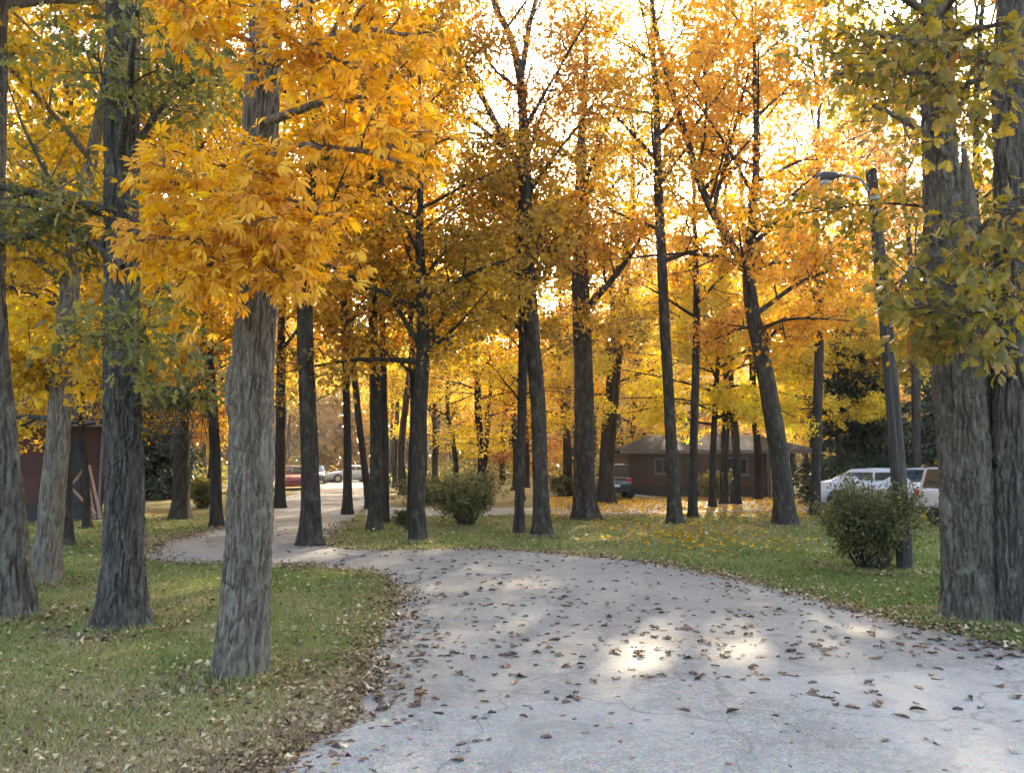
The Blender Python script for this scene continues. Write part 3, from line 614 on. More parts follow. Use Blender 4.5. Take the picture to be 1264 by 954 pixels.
tree('slim_tree', 'thin dark trunk before the cabin beside the slender hickory', [(855, 638, 12), (856, 570, 11), (858, 480, 10), (860, 380, 9), (858, 300, 7)], 15,
     dict(n=13, z0=5.5, L=2.8, size=0.13, per=18), 'gold', 'far', 50)
tree('maple_tree', 'leaning forked maple with glowing orange leaves at the lawn edge', [(970, 649, 29), (963, 570, 25), (950, 490, 22), (938, 430, 20), (928, 380, 18), (924, 330, 16), (930, 260, 12), (934, 180, 10)], 15,
     dict(n=18, z0=4.6, L=3.6, size=0.125, per=25, el0=5, el1=50, top=0.8), 'orange', 'plain', 51, n_around=40, dz=0.08, leaf_kind='maple',
     limbs=[dict(pts=[(925, 335), (890, 280), (862, 220), (838, 140), (815, 60), (800, -30)], w=(13, 5), sec=10, start=0.3), dict(pts=[(930, 300), (975, 250), (1010, 190)], w=(7, 3)), dict(pts=[(930, 390), (985, 350), (1035, 330)], w=(7, 3)),
            dict(pts=[(880, 260), (900, 180), (920, 90)], w=(6, 3)), dict(pts=[(935, 440), (965, 400), (1000, 390)], w=(5, 2))])
tree('slim_tree', 'dark slim trunk behind the glowing orange maple', [(1006, 636, 13), (1008, 560, 12), (1010, 470, 12), (1012, 380, 10)], 18, dict(n=15, z0=5.5, L=3.4, size=0.14, per=18), 'brown', 'far', 52)
tree('slim_tree', 'dark trunk between the white cars and the lamp post', [(1131, 628, 11), (1131, 560, 11), (1130, 470, 10), (1128, 380, 9)], 16, dict(n=14, z0=4.6, L=3.0, size=0.14, per=20), 'brown', 'far', 53)
tree('slim_tree', 'dark slim trunk peeping out behind the massive oak', [(1172, 730, 14), (1180, 600, 13), (1200, 450, 12)], 11, dict(n=14, z0=3.4, L=2.0, size=0.12, per=16, el0=0), 'oak', 'far', 54)
tree('slim_tree', 'stub-branched trunk rising against the cabin roof', [(893, 622, 10), (894, 570, 10), (896, 500, 9), (898, 400, 8)], 17, dict(n=14, z0=5.5, L=3.2, size=0.15, per=18), 'yellow', 'far', 55)
tree('understorey_tree', 'low golden tree screening the rust-red cabin', [(108, 652, 9), (106, 590, 8), (100, 520, 7), (104, 440, 6)], 9,
     dict(n=22, z0=2.3, L=2.6, size=0.12, per=26, el0=-2, el1=45, zmin=1.9), 'olive', 'far', 58)
# the layered yellow understorey tree above the cabin roof
tree('understorey_tree', 'small layered tree with bright yellow leaves overhanging the cabin roof', [(880, 626, 9), (880, 560, 8), (884, 480, 7), (888, 420, 6)], 8.5,
     dict(n=34, z0=3.0, L=3.8, size=0.13, per=30, el0=-4, el1=25, spread=0.11, top=0.5, sec_len=0.4, flatl=0.2, droop=0.03, zmin=2.4), 'yellow', 'far', 56)
tree('understorey_tree', 'small layered yellow tree between the orange maple and the lamp post', [(1036, 624, 8), (1036, 560, 7), (1032, 480, 6)], 8.0,
     dict(n=28, z0=3.2, L=2.9, size=0.13, per=28, el0=0, el1=30, spread=0.11, flatl=0.2, zmin=2.5), 'yellow', 'far', 57)
def gx_(p, q): return (p - 632) / F * q
# ------------------------------------------------------------------ woods behind: a few kinds of tree, copied one by one
def far_proto(seed, leaf, H, **c):
    cr = dict(n=18, z0=5.0, L=4.4, size=0.18, per=13, tw=0.7, sec=7, twigs=5, spread=0.24, el0=8, zmin=2.0); cr.update(c)
    root, tr, G, base = tree('woodland_tree', 'tree', [(632, 623, 13), (634 + seed % 5, 560, 12), (630, 480, 11)], H, cr, leaf, 'far', seed, n_around=12, dz=0.4, rough=0.02)
    # the limbs of these distant trees stay one body with their trunk
    lim = [o for o in tr.children]; Vs, Fs, n = [], [], 0
    for o in [tr] + lim:
        m = o.data; V = np.empty(len(m.vertices) * 3, np.float32); m.vertices.foreach_get('co', V); I = np.empty(len(m.loops), np.int32); m.loops.foreach_get('vertex_index', I)
        Vs.append(V.reshape(-1, 3)); Fs.append(I.reshape(-1, 4) + n); n += len(V) // 3
    tr.data = np_mesh('trunk', np.concatenate(Vs), [np.concatenate(Fs)], smooth=True); tr.data.materials.append(B['far'])
    for o in lim: bpy.data.objects.remove(o)
    return root
protos = [far_proto(101, 'gold', 19), far_proto(102, 'olive', 22, L=4.8, z0=6), far_proto(103, 'yellow', 16, z0=3.2, L=3.8, per=20), far_proto(104, 'orange', 20, L=4.4, z0=4.5), far_proto(105, 'brown', 24, L=4.2, z0=7), far_proto(106, 'yellow', 10, n=18, z0=1.8, L=3.4, el0=-2, el1=40, zmin=1.0)]
KIND = {'gold': 'golden-leaved', 'olive': 'olive-leaved', 'yellow': 'yellow-leaved', 'orange': 'orange-leaved', 'brown': 'brown-leaved', 'green': 'green-leaved'}
rng = RS(77); placed = [(gx_(p, q), q) for p, q in ((905, 31), (1050, 42), (1000, 46), (700, 39), (780, 47), (600, 42), (1080, 36), (560, 44), (180, 44), (120, 34), (260, 38), (310, 48), (40, 31), (500, 40), (650, 52))]; used = set(); bgc = 0
def blocked(x, y):
    px = 632 + F * x / y
    if 385 < px < 470 and y < 95: return True                       # the drive runs on here
    if 4.0 < x < 17 and 36 < y < 45: return True                    # brown cabin
    if x < -10 and y < 29 and x > -24: return True                  # rust-red cabin
    if 8.0 < x < 26 and y < 31: return True                         # parking bays
    if x < -6.5 and x > -16 and 30 < y < 46 and px > 330: return True
    return False
cands = []
for tries in range(4000):
    y = 30 + 65 * rng.uniform(0, 1) ** 1.4; x = rng.uniform(-0.85, 0.85) * y
    if blocked(x, y) or any((x - a) ** 2 + (y - b) ** 2 < (3.0 + 0.025 * y) ** 2 for a, b in placed): continue
    placed.append((x, y))
    if len(placed) >= 150: break
for i, (x, y) in enumerate(placed):
    px = 632 + F * x / y
    k = rng.choice(6, p=[0.22, 0.16, 0.2, 0.16, 0.12, 0.14]); root = protos[k]
    if k in used: root = copy_tree(root)
    used.add(k); root.location = (x, y, 0); s = rng.uniform(0.85, 1.2); root.scale = (s, s, s * rng.uniform(0.95, 1.1)); root.rotation_euler = (0, 0, rng.uniform(0, 6.28))
    lf = ['gold', 'olive', 'yellow', 'orange', 'brown', 'yellow'][k]
    if rng.uniform() < 0.6: lf = rng.choice(['gold', 'olive', 'brown', 'orange', 'yellow', 'green'], p=[0.12, 0.3, 0.22, 0.08, 0.08, 0.2])
    if 530 < px < 870: s *= 0.74 if y < 60 else 0.85; root.scale = (s * 1.25, s * 1.25, s)
    for ch in root.children:
        if ch.name.startswith('crown'):
            ch.material_slots[0].link = 'OBJECT'; ch.material_slots[0].material = L[lf]
    tag(root, 'distant %s tree in the woods beyond the lawns' % KIND[lf], 'tree', '%s trees of the distant woods' % KIND[lf])
for k, p in enumerate(protos):
    if k not in used:
        for ch in list(p.children): bpy.data.objects.remove(ch)
        bpy.data.objects.remove(p)
# dark conifer behind the parked cars
def conifer(x, y, H, Rb, seed, label):
    rng = RS(seed); root = thing('conifer_tree', (x, y, 0), label, 'tree', None)
    V, Fq = trunk_mesh(np.array([(0, 0, -0.05), (0, 0, H * 0.5), (0, 0, H)]), np.array([0.2, 0.12, 0.02]), 10, 0.4, 0.01, seed)
    tr = link('trunk', np_mesh('trunk', V, Fq, smooth=True), B['far'], root); tb, P, A, v = [], [], [], []
    for i in range(150):
        f = rng.uniform(0.03, 1); z = H * f; l = Rb * (1.02 - f) ** 0.8 * rng.uniform(0.75, 1.1); a = rng.uniform(0, 6.28); d = np.array([math.cos(a), math.sin(a), -0.18])
        e = np.array([0, 0, z]) + d * l; tb.append((np.array([(0, 0, z), e]), np.array([0.025, 0.006]), 4)); n = int(40 + 90 * l); g = rng.uniform(0.12, 1.02, n)
        q = np.array([0, 0, z]) + d * l * g[:, None] + rng.normal(0, 1, (n, 3)) * np.array([0.2, 0.2, 0.09]) * (0.5 + l * 0.25)
        P.append(q); A.append(d + rng.normal(0, 0.5, (n, 3)) + np.array([0, 0, -0.3])); v.append(np.clip(rng.uniform(0, 0.5) + rng.uniform(0, 0.5, n), 0, 1))
    Vb, Fb = join_tubes(tb); link('limb', np_mesh('limb', Vb, Fb), B['far'], tr)
    P, A, v = np.concatenate(P), np.concatenate(A), np.concatenate(v)
    link('crown', leaf_mesh('crown', P, A, 0.22 * rng.uniform(0.7, 1.3, len(P)), rng, v, 'diamond', 0.6), L['evergreen'], root, kind='stuff')
conifer(13.6, 30.5, 7.5, 2.7, 61, 'dark conifer behind the white cars and the lamp post')
conifer(17.6, 30.5, 9.5, 3.2, 62, 'taller dark conifer behind the silver off-roader and massive oak')
conifer(-17.0, 36.0, 6.0, 3.0, 63, 'dark evergreen on the far lawn behind the furrowed oak')
# the wood's far edge: a mass of foliage nobody could count
rng = RS(5); n = 85000; x = rng.uniform(-135, 135, n); y = rng.uniform(100, 140, n); top = 20 + 5 * noise2(x * 0.12, y * 0.05, 3) + 3 * noise2(x * 0.4, y * 0.2, 4)
z = rng.uniform(0, 1, n) ** 0.8 * top; d = noise3(np.stack([x * 0.3, y * 0.2, z * 0.45], 1), 8); ok = (d > -0.35 - 0.7 * (z < 9))
P = np.stack([x, y, z], 1)[ok]; v = np.clip(0.35 + 0.45 * noise3(P * np.array([0.15, 0.15, 0.2]), 12) + rng.normal(0, 0.15, len(P)), 0, 1)
dw = link('distant_woods', leaf_mesh('distant_woods', P, rng.normal(0, 1, (len(P), 3)), 1.7 * rng.uniform(0.6, 1.3, len(P)), rng, v, 'diamond', 0.8), L['olive'], kind='stuff')
tag(dw, 'olive-gold wall of foliage closing the far end of the woods', 'woods')
n = 60000; x = rng.uniform(-90, 90, n); y = rng.uniform(54, 104, n); dd = noise2(x * 0.13, y * 0.13, 21); px = 632 + F * x / y
top = np.clip(2.4 + 4.0 * dd + noise2(x * 0.7, y * 0.7, 22), 0.2, 7) * (0.5 + 0.5 * (y > 75)); z = rng.uniform(0, 1, n) * top; ok = (dd > -0.35) & ~((px > 375) & (px < 480))
P = np.stack([x, y, z], 1)[ok]; v = np.clip(0.45 + 0.5 * noise3(P * 0.25, 13) + rng.normal(0, 0.15, len(P)), 0, 1)
us = link('undergrowth', leaf_mesh('undergrowth', P, rng.normal(0, 1, (len(P), 3)), 0.34 * rng.uniform(0.6, 1.3, len(P)), rng, v, 'diamond', 0.7), L['green'], kind='stuff')
tag(us, 'green undergrowth covering the floor of the distant woods', 'undergrowth')

# ------------------------------------------------------------------ shrubs
def shrub(label, px, py, wpx, hpx, seed, leaf='bush', n=6000, size=0.055, stems=45, vase=0.35, name='shrub', group=None):
    b = ground(px, py); sc = b[1] / F; W, H = wpx * sc / 2, hpx * sc; rng = RS(seed); root = thing(name, tuple(b), label, 'shrub', group)
    tb, P, A = [], [], []
    for i in range(stems):
        a = rng.uniform(0, 6.28); u = math.sqrt(rng.uniform(0.02, 1)) * rng.uniform(0.85, 1.12); k = W * vase * u; e = rng.uniform(0.88, 1.12) * np.array([math.cos(a) * W * u, math.sin(a) * W * u, H * rng.uniform(0.75, 1.04) * (1 - 0.28 * u * u)])
        p0 = np.array([math.cos(a) * k * 0.6, math.sin(a) * k * 0.6, -0.03]); m = (p0 * 0.55 + e * 0.45) + np.array([0, 0, 0.1 * H]) + rng.normal(0, 0.04, 3)
        Q = catmull([p0, m, e], 7); tb.append((Q, np.linspace(0.013, 0.003, 7), 4))
        for j in range(7):
            g = rng.uniform(0.38, 1); q = Q[int(g * 6)]; d = unit(rng.normal(0, 1, 3) + (e - m) * 0.8); l = 0.22 * W * rng.uniform(0.5, 1.3) + 0.05; tb.append((np.array([q, q + d * l]), np.array([0.004, 0.002]), 3))
            c = int(n / stems / 7); t = rng.uniform(0, 1.1, c); P.append(q + d * l * t[:, None] + rng.normal(0, 0.05 * W + 0.015, (c, 3))); A.append(d + rng.normal(0, 0.7, (c, 3)))
    Vb, Fb = join_tubes(tb); link('stem', np_mesh('stem', Vb, Fb), B['plain'], root, kind='stuff')
    P, A = np.concatenate(P), np.concatenate(A); ok = P[:, 2] > 0.02 * H; P, A = P[ok], A[ok]
    link('foliage', leaf_mesh('foliage', P, A, size * rng.uniform(0.6, 1.4, len(P)), rng, np.clip(0.45 + 0.3 * noise3(P * 3, seed) + rng.normal(0, 0.2, len(P)), 0, 1)), L[leaf], root, kind='stuff')
shrub('vase-shaped olive shrub on the lawn beside the lamp post', 1076, 703, 138, 116, 71, n=15000, size=0.05, stems=80, vase=0.35)
shrub('round clipped-looking green shrub on the lawn behind the olive-domed oak', 576, 648, 92, 66, 72, n=9000, size=0.075, stems=60, vase=0.3)
shrub('low wide shrub behind the round green shrub', 530, 622, 90, 32, 73, n=4500, size=0.1, vase=0.8)
shrub('tiny dark shrub at the foot of the olive-domed oak', 499, 648, 26, 20, 74, n=1800, size=0.06, stems=25, vase=0.7)
shrub('yellow-green shrub leaning on the cabin wall', 884, 616, 56, 34, 75, 'green', n=3500, size=0.12, vase=0.6)
shrub('yellow-green shrub on the far lawn beside the flared trunk', 250, 627, 34, 40, 76, 'green', n=3500, size=0.1, vase=0.6)
shrub('small round shrub on the far lawn behind the thickest trunk', 694, 612, 36, 26, 77, n=3000, size=0.13, vase=0.6)
shrub('dark shrub growing against the rust-red cabin corner', 196, 606, 44, 46, 78, 'evergreen', n=3500, size=0.15, vase=0.7)

# ------------------------------------------------------------------ lamp post
wood = bark_mat('weathered_wood', (0.022, 0.019, 0.016), (0.05, 0.043, 0.036), (0.085, 0.075, 0.063), 0.06, 30, 0.0, 0.4, 0.006)
steel = paint('galvanised_steel', (0.22, 0.22, 0.22), 0.5, 0.5, var=0.15); dark_steel = paint('dark_lamp_metal', (0.05, 0.047, 0.043), 0.6, 0.0, var=0.2)
lens = paint('lamp_lens', (0.30, 0.30, 0.28), 0.25)
pb = ground(1118, 704); PY = pb[1]; lp = thing('lamp_post', tuple(pb), 'leaning wooden lamp post with a curved arm, beside the vase-shaped shrub', 'lamp post')
top = at(1075, 210, PY) - pb; b = BM(); pp = catmull([np.array([0, 0, -0.1]), top * 0.5 + np.array([0.03, 0, 0]), top], 12); b.tube(pp, np.linspace(0.118, 0.085, 12), 18); b.build('pole', wood, lp, smooth=False)
arm = [at(1072, 236, PY - 0.12) - pb, at(1062, 222, PY - 0.12) - pb, at(1048, 218, PY - 0.14) - pb, at(1034, 217, PY - 0.15) - pb]
b = BM(); ap = catmull(arm, 12); b.tube(ap, np.full(12, 0.022), 10); ao = b.build('arm', steel, lp, smooth=True)
hp = arm[-1]; b = BM(); hx = np.array([0.06, 0.0, -0.06, -0.14, -0.22, -0.30, -0.34]); 
b.tube([hp + np.array([x_, 0, 0.0 - 0.02 * (x_ < -0.1)]) for x_ in hx], [0.03, 0.045, 0.065, 0.085, 0.085, 0.06, 0.015], 14); hd = b.build('lamp_head', dark_steel, lp, smooth=True)
b = BM(); b.tube([hp + np.array([-0.11, 0, -0.085]), hp + np.array([-0.17, 0, -0.12]), hp + np.array([-0.23, 0, -0.12]), hp + np.array([-0.28, 0, -0.085])], [0.02, 0.065, 0.065, 0.02], 12); b.build('lens', lens, hd, smooth=True)
b = BM(); cpts = [at(1076, 258, PY - 0.1) - pb, at(1083, 262, PY - 0.12) - pb, at(1086, 300, PY - 0.125) - pb, at(1097, 430, PY - 0.14) - pb, at(1110, 590, PY - 0.15) - pb, at(1117, 690, PY - 0.15) - pb]
b.tube(catmull(cpts, 30), np.full(30, 0.008), 8); b.build('conduit', dark_steel, lp, smooth=True)
for yy in (246, 262):
    b = BM(); c0 = at(1080 - (262 - yy) * 0.1, yy, PY) - pb; b.tube([c0 + np.array([0, 0, -0.03]), c0 + np.array([0, 0, 0.03])], [0.105, 0.104], 16); b.build('bracket', steel, lp)

# ------------------------------------------------------------------ buildings
def siding(name, c, period=0.2):
    m, t, bs, out = nodes(name); p = coords(t); n = noise(t, coords(t, 'Object', (1, 1, 12)), 3, 5, 0.7)
    col = ramp(t, [(0.3, tuple(x * 0.65 for x in c)), (0.7, tuple(x * 1.25 for x in c))], n); t.links.new(col, bs.inputs['Base Color'])
    wv = t.nodes.new('ShaderNodeTexWave'); wv.bands_direction = 'Z'; wv.wave_profile = 'SAW'; wv.inputs['Scale'].default_value = 0.314 / period; t.links.new(p, wv.inputs['Vector'])
    bs.inputs['Roughness'].default_value = 0.85; bump(t, bs, wv.outputs[1], 0.8, 0.02); return m
def shingle_mat(name, c):
    m, t, bs, out = nodes(name); n = noise(t, coords(t), 9, 5, 0.7); br = t.nodes.new('ShaderNodeTexBrick'); t.links.new(coords(t, 'Object', (1, 1, 1)), br.inputs['Vector']); br.inputs['Scale'].default_value = 2.2
    br.inputs['Color1'].default_value = (*c, 1); br.inputs['Color2'].default_value = (*[x * 0.75 for x in c], 1); br.inputs['Mortar'].default_value = (*[x * 0.6 for x in c], 1)
    t.links.new(mix(t, 0.4, br.outputs[0], ramp(t, [(0.3, tuple(x * 0.6 for x in c)), (0.7, tuple(x * 1.3 for x in c))], n)), bs.inputs['Base Color']); bs.inputs['Roughness'].default_value = 0.95; bs.inputs['Specular IOR Level'].default_value = 0.05; return m
brown = siding('brown_siding', (0.075, 0.046, 0.03)); rust = siding('rust_siding', (0.085, 0.034, 0.022)); skirt = paint('dark_skirting', (0.035, 0.033, 0.03), 0.8, var=0.2)
roofm = shingle_mat('grey_shingle', (0.034, 0.030, 0.027)); trim = paint('grey_trim', (0.14, 0.135, 0.13), 0.6, var=0.1); glass = paint('window_glass', (0.03, 0.035, 0.04), 0.06, 0, 0.8); pale = paint('pale_boards', (0.55, 0.53, 0.50), 0.7, var=0.15)
def cabin(name, loc, W, D, H, over, rise, wallm, label, hip=1.6, rz=0.0, windows=(), doors=(), porch=0.0):
    r = thing(name, loc, label, 'cabin', rz=rz)
    b = BM(); b.box((0, 0, 0.45), (W, D, H)); wl = b.build('wall', wallm, r)
    b = BM(); b.box((0.03, 0.03, -0.05), (W - 0.03, D - 0.03, 0.452)); b.build('skirting', skirt, r)
    o = over; W2 = W + porch; b = BM(); e = H - 0.02; zr = H + rise
    b.add([(-o, -o, e), (W2 + o, -o, e), (W2 + o, D + o, e), (-o, D + o, e), (-o, -o, e + 0.12), (W2 + o, -o, e + 0.12), (W2 + o, D + o, e + 0.12), (-o, D + o, e + 0.12), (hip, D / 2, zr), (W2 - hip, D / 2, zr)],
          [(0, 3, 2, 1), (0, 1, 5, 4), (1, 2, 6, 5), (2, 3, 7, 6), (3, 0, 4, 7), (4, 5, 9, 8), (6, 7, 8, 9), (5, 6, 9), (7, 4, 8)]); rf = b.build('roof', roofm, r)
    b = BM(); b.box((-o - 0.02, -o - 0.035, e - 0.04), (W2 + o + 0.02, -o - 0.004, e + 0.135)); b.build('fascia', trim, rf)
    for (x0, x1, z0, z1) in windows:
        b = BM(); b.box((x0, -0.03, z0), (x1, 0.02, z1)); wn = b.build('window', trim, r)
        b = BM(); mx = (x0 + x1) / 2; b.box((x0 + 0.06, -0.036, z0 + 0.06), (mx - 0.02, -0.01, z1 - 0.06)); b.build('pane', glass, wn)
        b = BM(); b.box((mx + 0.02, -0.036, z0 + 0.06), (x1 - 0.06, -0.01, z1 - 0.06)); b.build('pane', glass, wn)
        b = BM(); b.box((x0 - 0.05, -0.09, z0 - 0.06), (x1 + 0.05, 0.02, z0 - 0.003)); b.build('sill', trim, wn)
    for (x0, x1, z0, z1) in doors:
        b = BM(); b.box((x0, -0.04, z0), (x1, 0.02, z1)); dr = b.build('door', skirt, r, 0.01)
        b = BM(); b.tube([(x1 - 0.1, -0.09, 1.15), (x1 - 0.1, -0.03, 1.15)], [0.03, 0.03], 8); b.build('handle', steel, dr)
    b = BM(); b.tube([(W - 0.12, -0.05, 0.05), (W - 0.12, -0.05, H - 0.05)], [0.04, 0.04], 8); b.build('downpipe', trim, r)
    if porch:
        for px_ in (W + 0.15, W + porch * 0.55, W + porch - 0.15):
            b = BM(); b.box((px_ - 0.06, -0.02, 0.0), (px_ + 0.06, 0.10, H - 0.03)); b.build('post', wallm, r)
        b = BM(); b.box((W + 0.2, 0.02, 0.95), (W + porch - 0.2, 0.08, 1.03)); b.build('rail', wallm, r)
        b = BM(); b.box((W + 0.004, D - 0.1, 0.0), (W + porch, D, H - 0.03)); b.build('porch_wall', skirt, r)
    return r
c0 = at(776, 600, 38.5)
cabin('cabin', (c0[0], 38.5, 0), 7.0, 6.0, 2.15, 0.45, 0.95, brown, 'low brown cabin with a grey hipped roof beyond the far lawn', windows=[(4.7, 5.9, 1.05, 1.9), (1.3, 2.1, 1.1, 1.85)], doors=[(2.7, 3.55, 0.46, 2.05)], porch=2.0)
cabin('cabin', (-11.75 - 8.3 * math.cos(0.5), 22.5 - 8.3 * math.sin(0.5), 0), 8.3, 5.0, 2.7, 0.4, 1.6, rust, 'rust-red board cabin half hidden behind the leaning trunks', windows=[(5.0, 6.1, 1.2, 2.1)], doors=[(6.9, 7.7, 0.46, 2.3)], rz=0.5)
b = BM(); b.box((0, 0, 0), (1.25, 0.18, 0.09)); o = b.build('ramp_board', pale, None, 0.01); o.location = (c0[0] + 0.15, 37.4, 0.04); o.rotation_euler = (0.0, 0.10, 0.05); tag(o, 'white board lying on the grass before the brown cabin', 'board')
rr = thing('leaning_frame', (-11.9, 21.4, 0), 'thin timber braces propped in front of the rust-red cabin', 'frame')
timber = paint('reddish_timber', (0.28, 0.16, 0.11), 0.8, var=0.25)
def brace(p0, p1, r=0.035):
    b = BM(); b.tube([np.array(at(p0[0], p0[1], 21.4)) - np.array([-11.9, 21.4, 0]), np.array(at(p1[0], p1[1], 21.4 + p1[2])) - np.array([-11.9, 21.4, 0])], [r, r], 6); b.build('brace', timber, rr)
brace((86, 600), (118, 634, 0)); brace((88, 599), (106, 576, 0.3)); brace((110, 574), (124, 640, 0)); brace((104, 573), (117, 640, 0.25))

# ------------------------------------------------------------------ vehicles
tyre_m = paint('tyre_rubber', (0.02, 0.02, 0.02), 0.85); rim_m = paint('rim_metal', (0.45, 0.45, 0.46), 0.35, 0.8); plastic = paint('black_plastic', (0.02, 0.02, 0.022), 0.5)
red_l = paint('tail_lens', (0.45, 0.02, 0.02), 0.2); head_l = paint('head_lens', (0.55, 0.57, 0.6), 0.12, 0.2)
cg = paint('car_glass', (0.035, 0.045, 0.05), 0.03, 0, 0.9); plate_m = paint('plate_paint', (0.6, 0.6, 0.58), 0.5)
def loft(b, secs):
    n = len(secs[0]); V = np.concatenate([np.array(s) for s in secs]); Fc = []
    for i in range(len(secs) - 1):
        for j in range(n - 1): Fc.append((i * n + j, i * n + j + 1, (i + 1) * n + j + 1, (i + 1) * n + j))
    Fc.append(tuple(range(n))[::-1]); Fc.append(tuple((len(secs) - 1) * n + j for j in range(n))); b.add(V, Fc)
def car(label, loc, rz, paintm, style='sedan', name='parked_car', group='cars parked beyond the trees'):
    r = thing(name, loc, label, 'car', group, rz)
    if style == 'sedan':
        Ln, W, H = 4.6, 0.9, 1.45; prof = [(-2.3, .78, .42, .72), (-2.22, .86, .30, .92), (-1.9, .89, .24, 1.0), (-1.0, .9, .2, .98), (0.2, .9, .2, .95), (1.0, .9, .2, .93), (1.7, .88, .22, .84), (2.15, .82, .28, .72), (2.3, .72, .40, .58)]
        cab = [(-1.85, .70, .98), (-1.05, .60, 1.40), (-0.2, .60, H), (0.35, .60, 1.41), (1.15, .72, .93)]
    else:
        Ln, W, H = 4.5, 0.93, 1.8; prof = [(-2.25, .84, .5, .98), (-2.2, .91, .42, 1.1), (-1.6, .93, .38, 1.12), (-0.6, .93, .36, 1.1), (0.6, .93, .36, 1.1), (1.3, .92, .36, 1.08), (1.95, .9, .4, 1.02), (2.2, .84, .45, .92), (2.26, .78, .55, .8)]
        cab = [(-2.15, .80, 1.1), (-1.95, .70, 1.74), (-0.6, .72, H), (0.35, .70, 1.75), (0.95, .80, 1.09)]
    b = BM(); secs = []
    for (x, w_, zb, zt) in prof:
        m = (zb + zt) / 2
        secs.append([(x, y, z) for (y, z) in [(-w_ * .8, zb), (-w_ * .97, zb + .06), (-w_, m), (-w_ * .96, zt - .09), (-w_ * .86, zt), (-w_ * .4, zt + .025), (w_ * .4, zt + .025), (w_ * .86, zt), (w_ * .96, zt - .09), (w_, m), (w_ * .97, zb + .06), (w_ * .8, zb), (-w_ * .8, zb)]])
    loft(b, secs); body = b.build('body', paintm, r, smooth=False)
    for p_ in body.data.polygons: p_.use_smooth = True
    sb = W * .93; b = BM(); secs = []
    for i, (x, wt, z) in enumerate(cab):
        zb = 0.9; low = i in (0, len(cab) - 1); wt_ = W * .84 if low else wt
        secs.append([(x, -W * .84, zb), (x, -wt_ - 0.02, z - .05 if not low else zb + .01), (x, -wt_ * .85, z - 0.0 if not low else zb + .02), (x, wt_ * .85, z if not low else zb + .02), (x, wt_ + 0.02, z - .05 if not low else zb + .01), (x, W * .84, zb), (x, -W * .84, zb)])
    loft(b, secs); cb = b.build('cabin', paintm, r)
    def panel(nm, q, mat=cg, parent=cb, off=0.006):
        q = np.array(q, float); n = np.cross(q[1] - q[0], q[3] - q[0]); n /= np.linalg.norm(n); c = q.mean(0)
        if n.dot(c - np.array([0, 0, 0.9])) < 0: n = -n
        b = BM(); b.add(np.vstack([q + n * off, q - n * 0.01]), [(0, 1, 2, 3), (7, 6, 5, 4), (0, 4, 5, 1), (1, 5, 6, 2), (2, 6, 7, 3), (3, 7, 4, 0)]); return b.build(nm, mat, parent)
    def lerp(a, c, f): return tuple(a[i] + (c[i] - a[i]) * f for i in range(3))
    x0, xa, xm, xb, x1 = [c_[0] for c_ in cab]; zb = prof[3][3] + .03
    def strip(nm, A_, B_):   # glass between a low edge A and a roof edge B
        (xl, zl), (xh, zh, wh) = A_, B_; f0, f1 = 0.14, 0.93
        wl = W * .80; pL = lambda f, s_: (xl + (xh - xl) * f, s_ * (wl + (wh * .85 - wl) * f) * 0.93, zl + (zh - zl) * f)
        panel(nm, [pL(f0, -1), pL(f0, 1), pL(f1, 1), pL(f1, -1)], off=0.012)
    strip('windscreen', (x1, .92), (xb, cab[3][2], cab[3][1])); strip('rear_window', (x0, .92), (xa, cab[1][2], cab[1][1]))
    for s_ in (-1, 1):
        def sp(x, z):
            ztop = np.interp(x, [c_[0] for c_ in cab], [c_[2] for c_ in cab]) - 0.05; wt = np.interp(x, [xa, xm, xb], [cab[1][1], cab[2][1], cab[3][1]]) + 0.02; f = (z - 0.9) / max(ztop - 0.9, .05)
            return (x, s_ * (W * .84 + (wt - W * .84) * f), z)
        zt = min(cab[1][2], cab[3][2]) - 0.10; lo = zb + 0.03
        for (a_, c_, ta, tc) in ((x0 + 0.42 if style == 'sedan' else x0 + .22, xm - 0.04, xa + 0.02 if style == 'sedan' else xa + .08, xm - 0.04), (xm + 0.04, x1 - 0.34, xm + 0.04, xb - 0.03)):
            panel('side_window', [sp(a_, lo), sp(c_, lo), sp(tc, zt), sp(ta, zt)], off=0.014)
        b = BM(); xw = x1 - .35; b.box((xw - .05, s_ * (W * .95) - .1, zb), (xw + .08, s_ * (W * .95) + .1, zb + .13)); b.build('mirror', paintm, r, 0.02)
        wr = .33 if style == 'sedan' else .39
        for xw in (-1.35, 1.4):
            we = BM(); we.tube([(xw, s_ * (W - .2), wr), (xw, s_ * (W + .005), wr)], [wr + .06, wr + .06], 22); we.build('wheel_arch', plastic, r)
            b = BM(); b.tube([(xw, s_ * (W - .19), wr), (xw, s_ * (W - .16), wr), (xw, s_ * (W + .0), wr), (xw, s_ * (W + .03), wr)], [wr - .03, wr, wr, wr - .04], 22); ty = b.build('tyre', tyre_m, r)
            b = BM(); b.tube([(xw, s_ * (W + .005), wr), (xw, s_ * (W + .037), wr)], [wr * .66, wr * .6], 16); b.build('rim', rim_m, ty)
        xf = prof[-1][0]; xr = prof[0][0]; hz = prof[-2][3] - .10; tz = prof[1][3] - .13
        b = BM(); b.box((xf - .28, s_ * .60 - .14, hz - .07), (xf - .045, s_ * .60 + .14, hz + .07)); b.build('headlight', head_l, r, 0.02)
        b = BM(); b.box((xr - .005, s_ * .70 - .10, tz - .10), (xr + .25, s_ * .70 + .14, tz + .10)); b.build('tail_light', red_l, r, 0.02)
    b = BM(); b.box((xf - .12, -.42, prof[-1][2] + .02), (xf + .012, .42, prof[-1][2] + (.30 if style != 'sedan' else .12))); b.build('grille', plastic, r, 0.015)
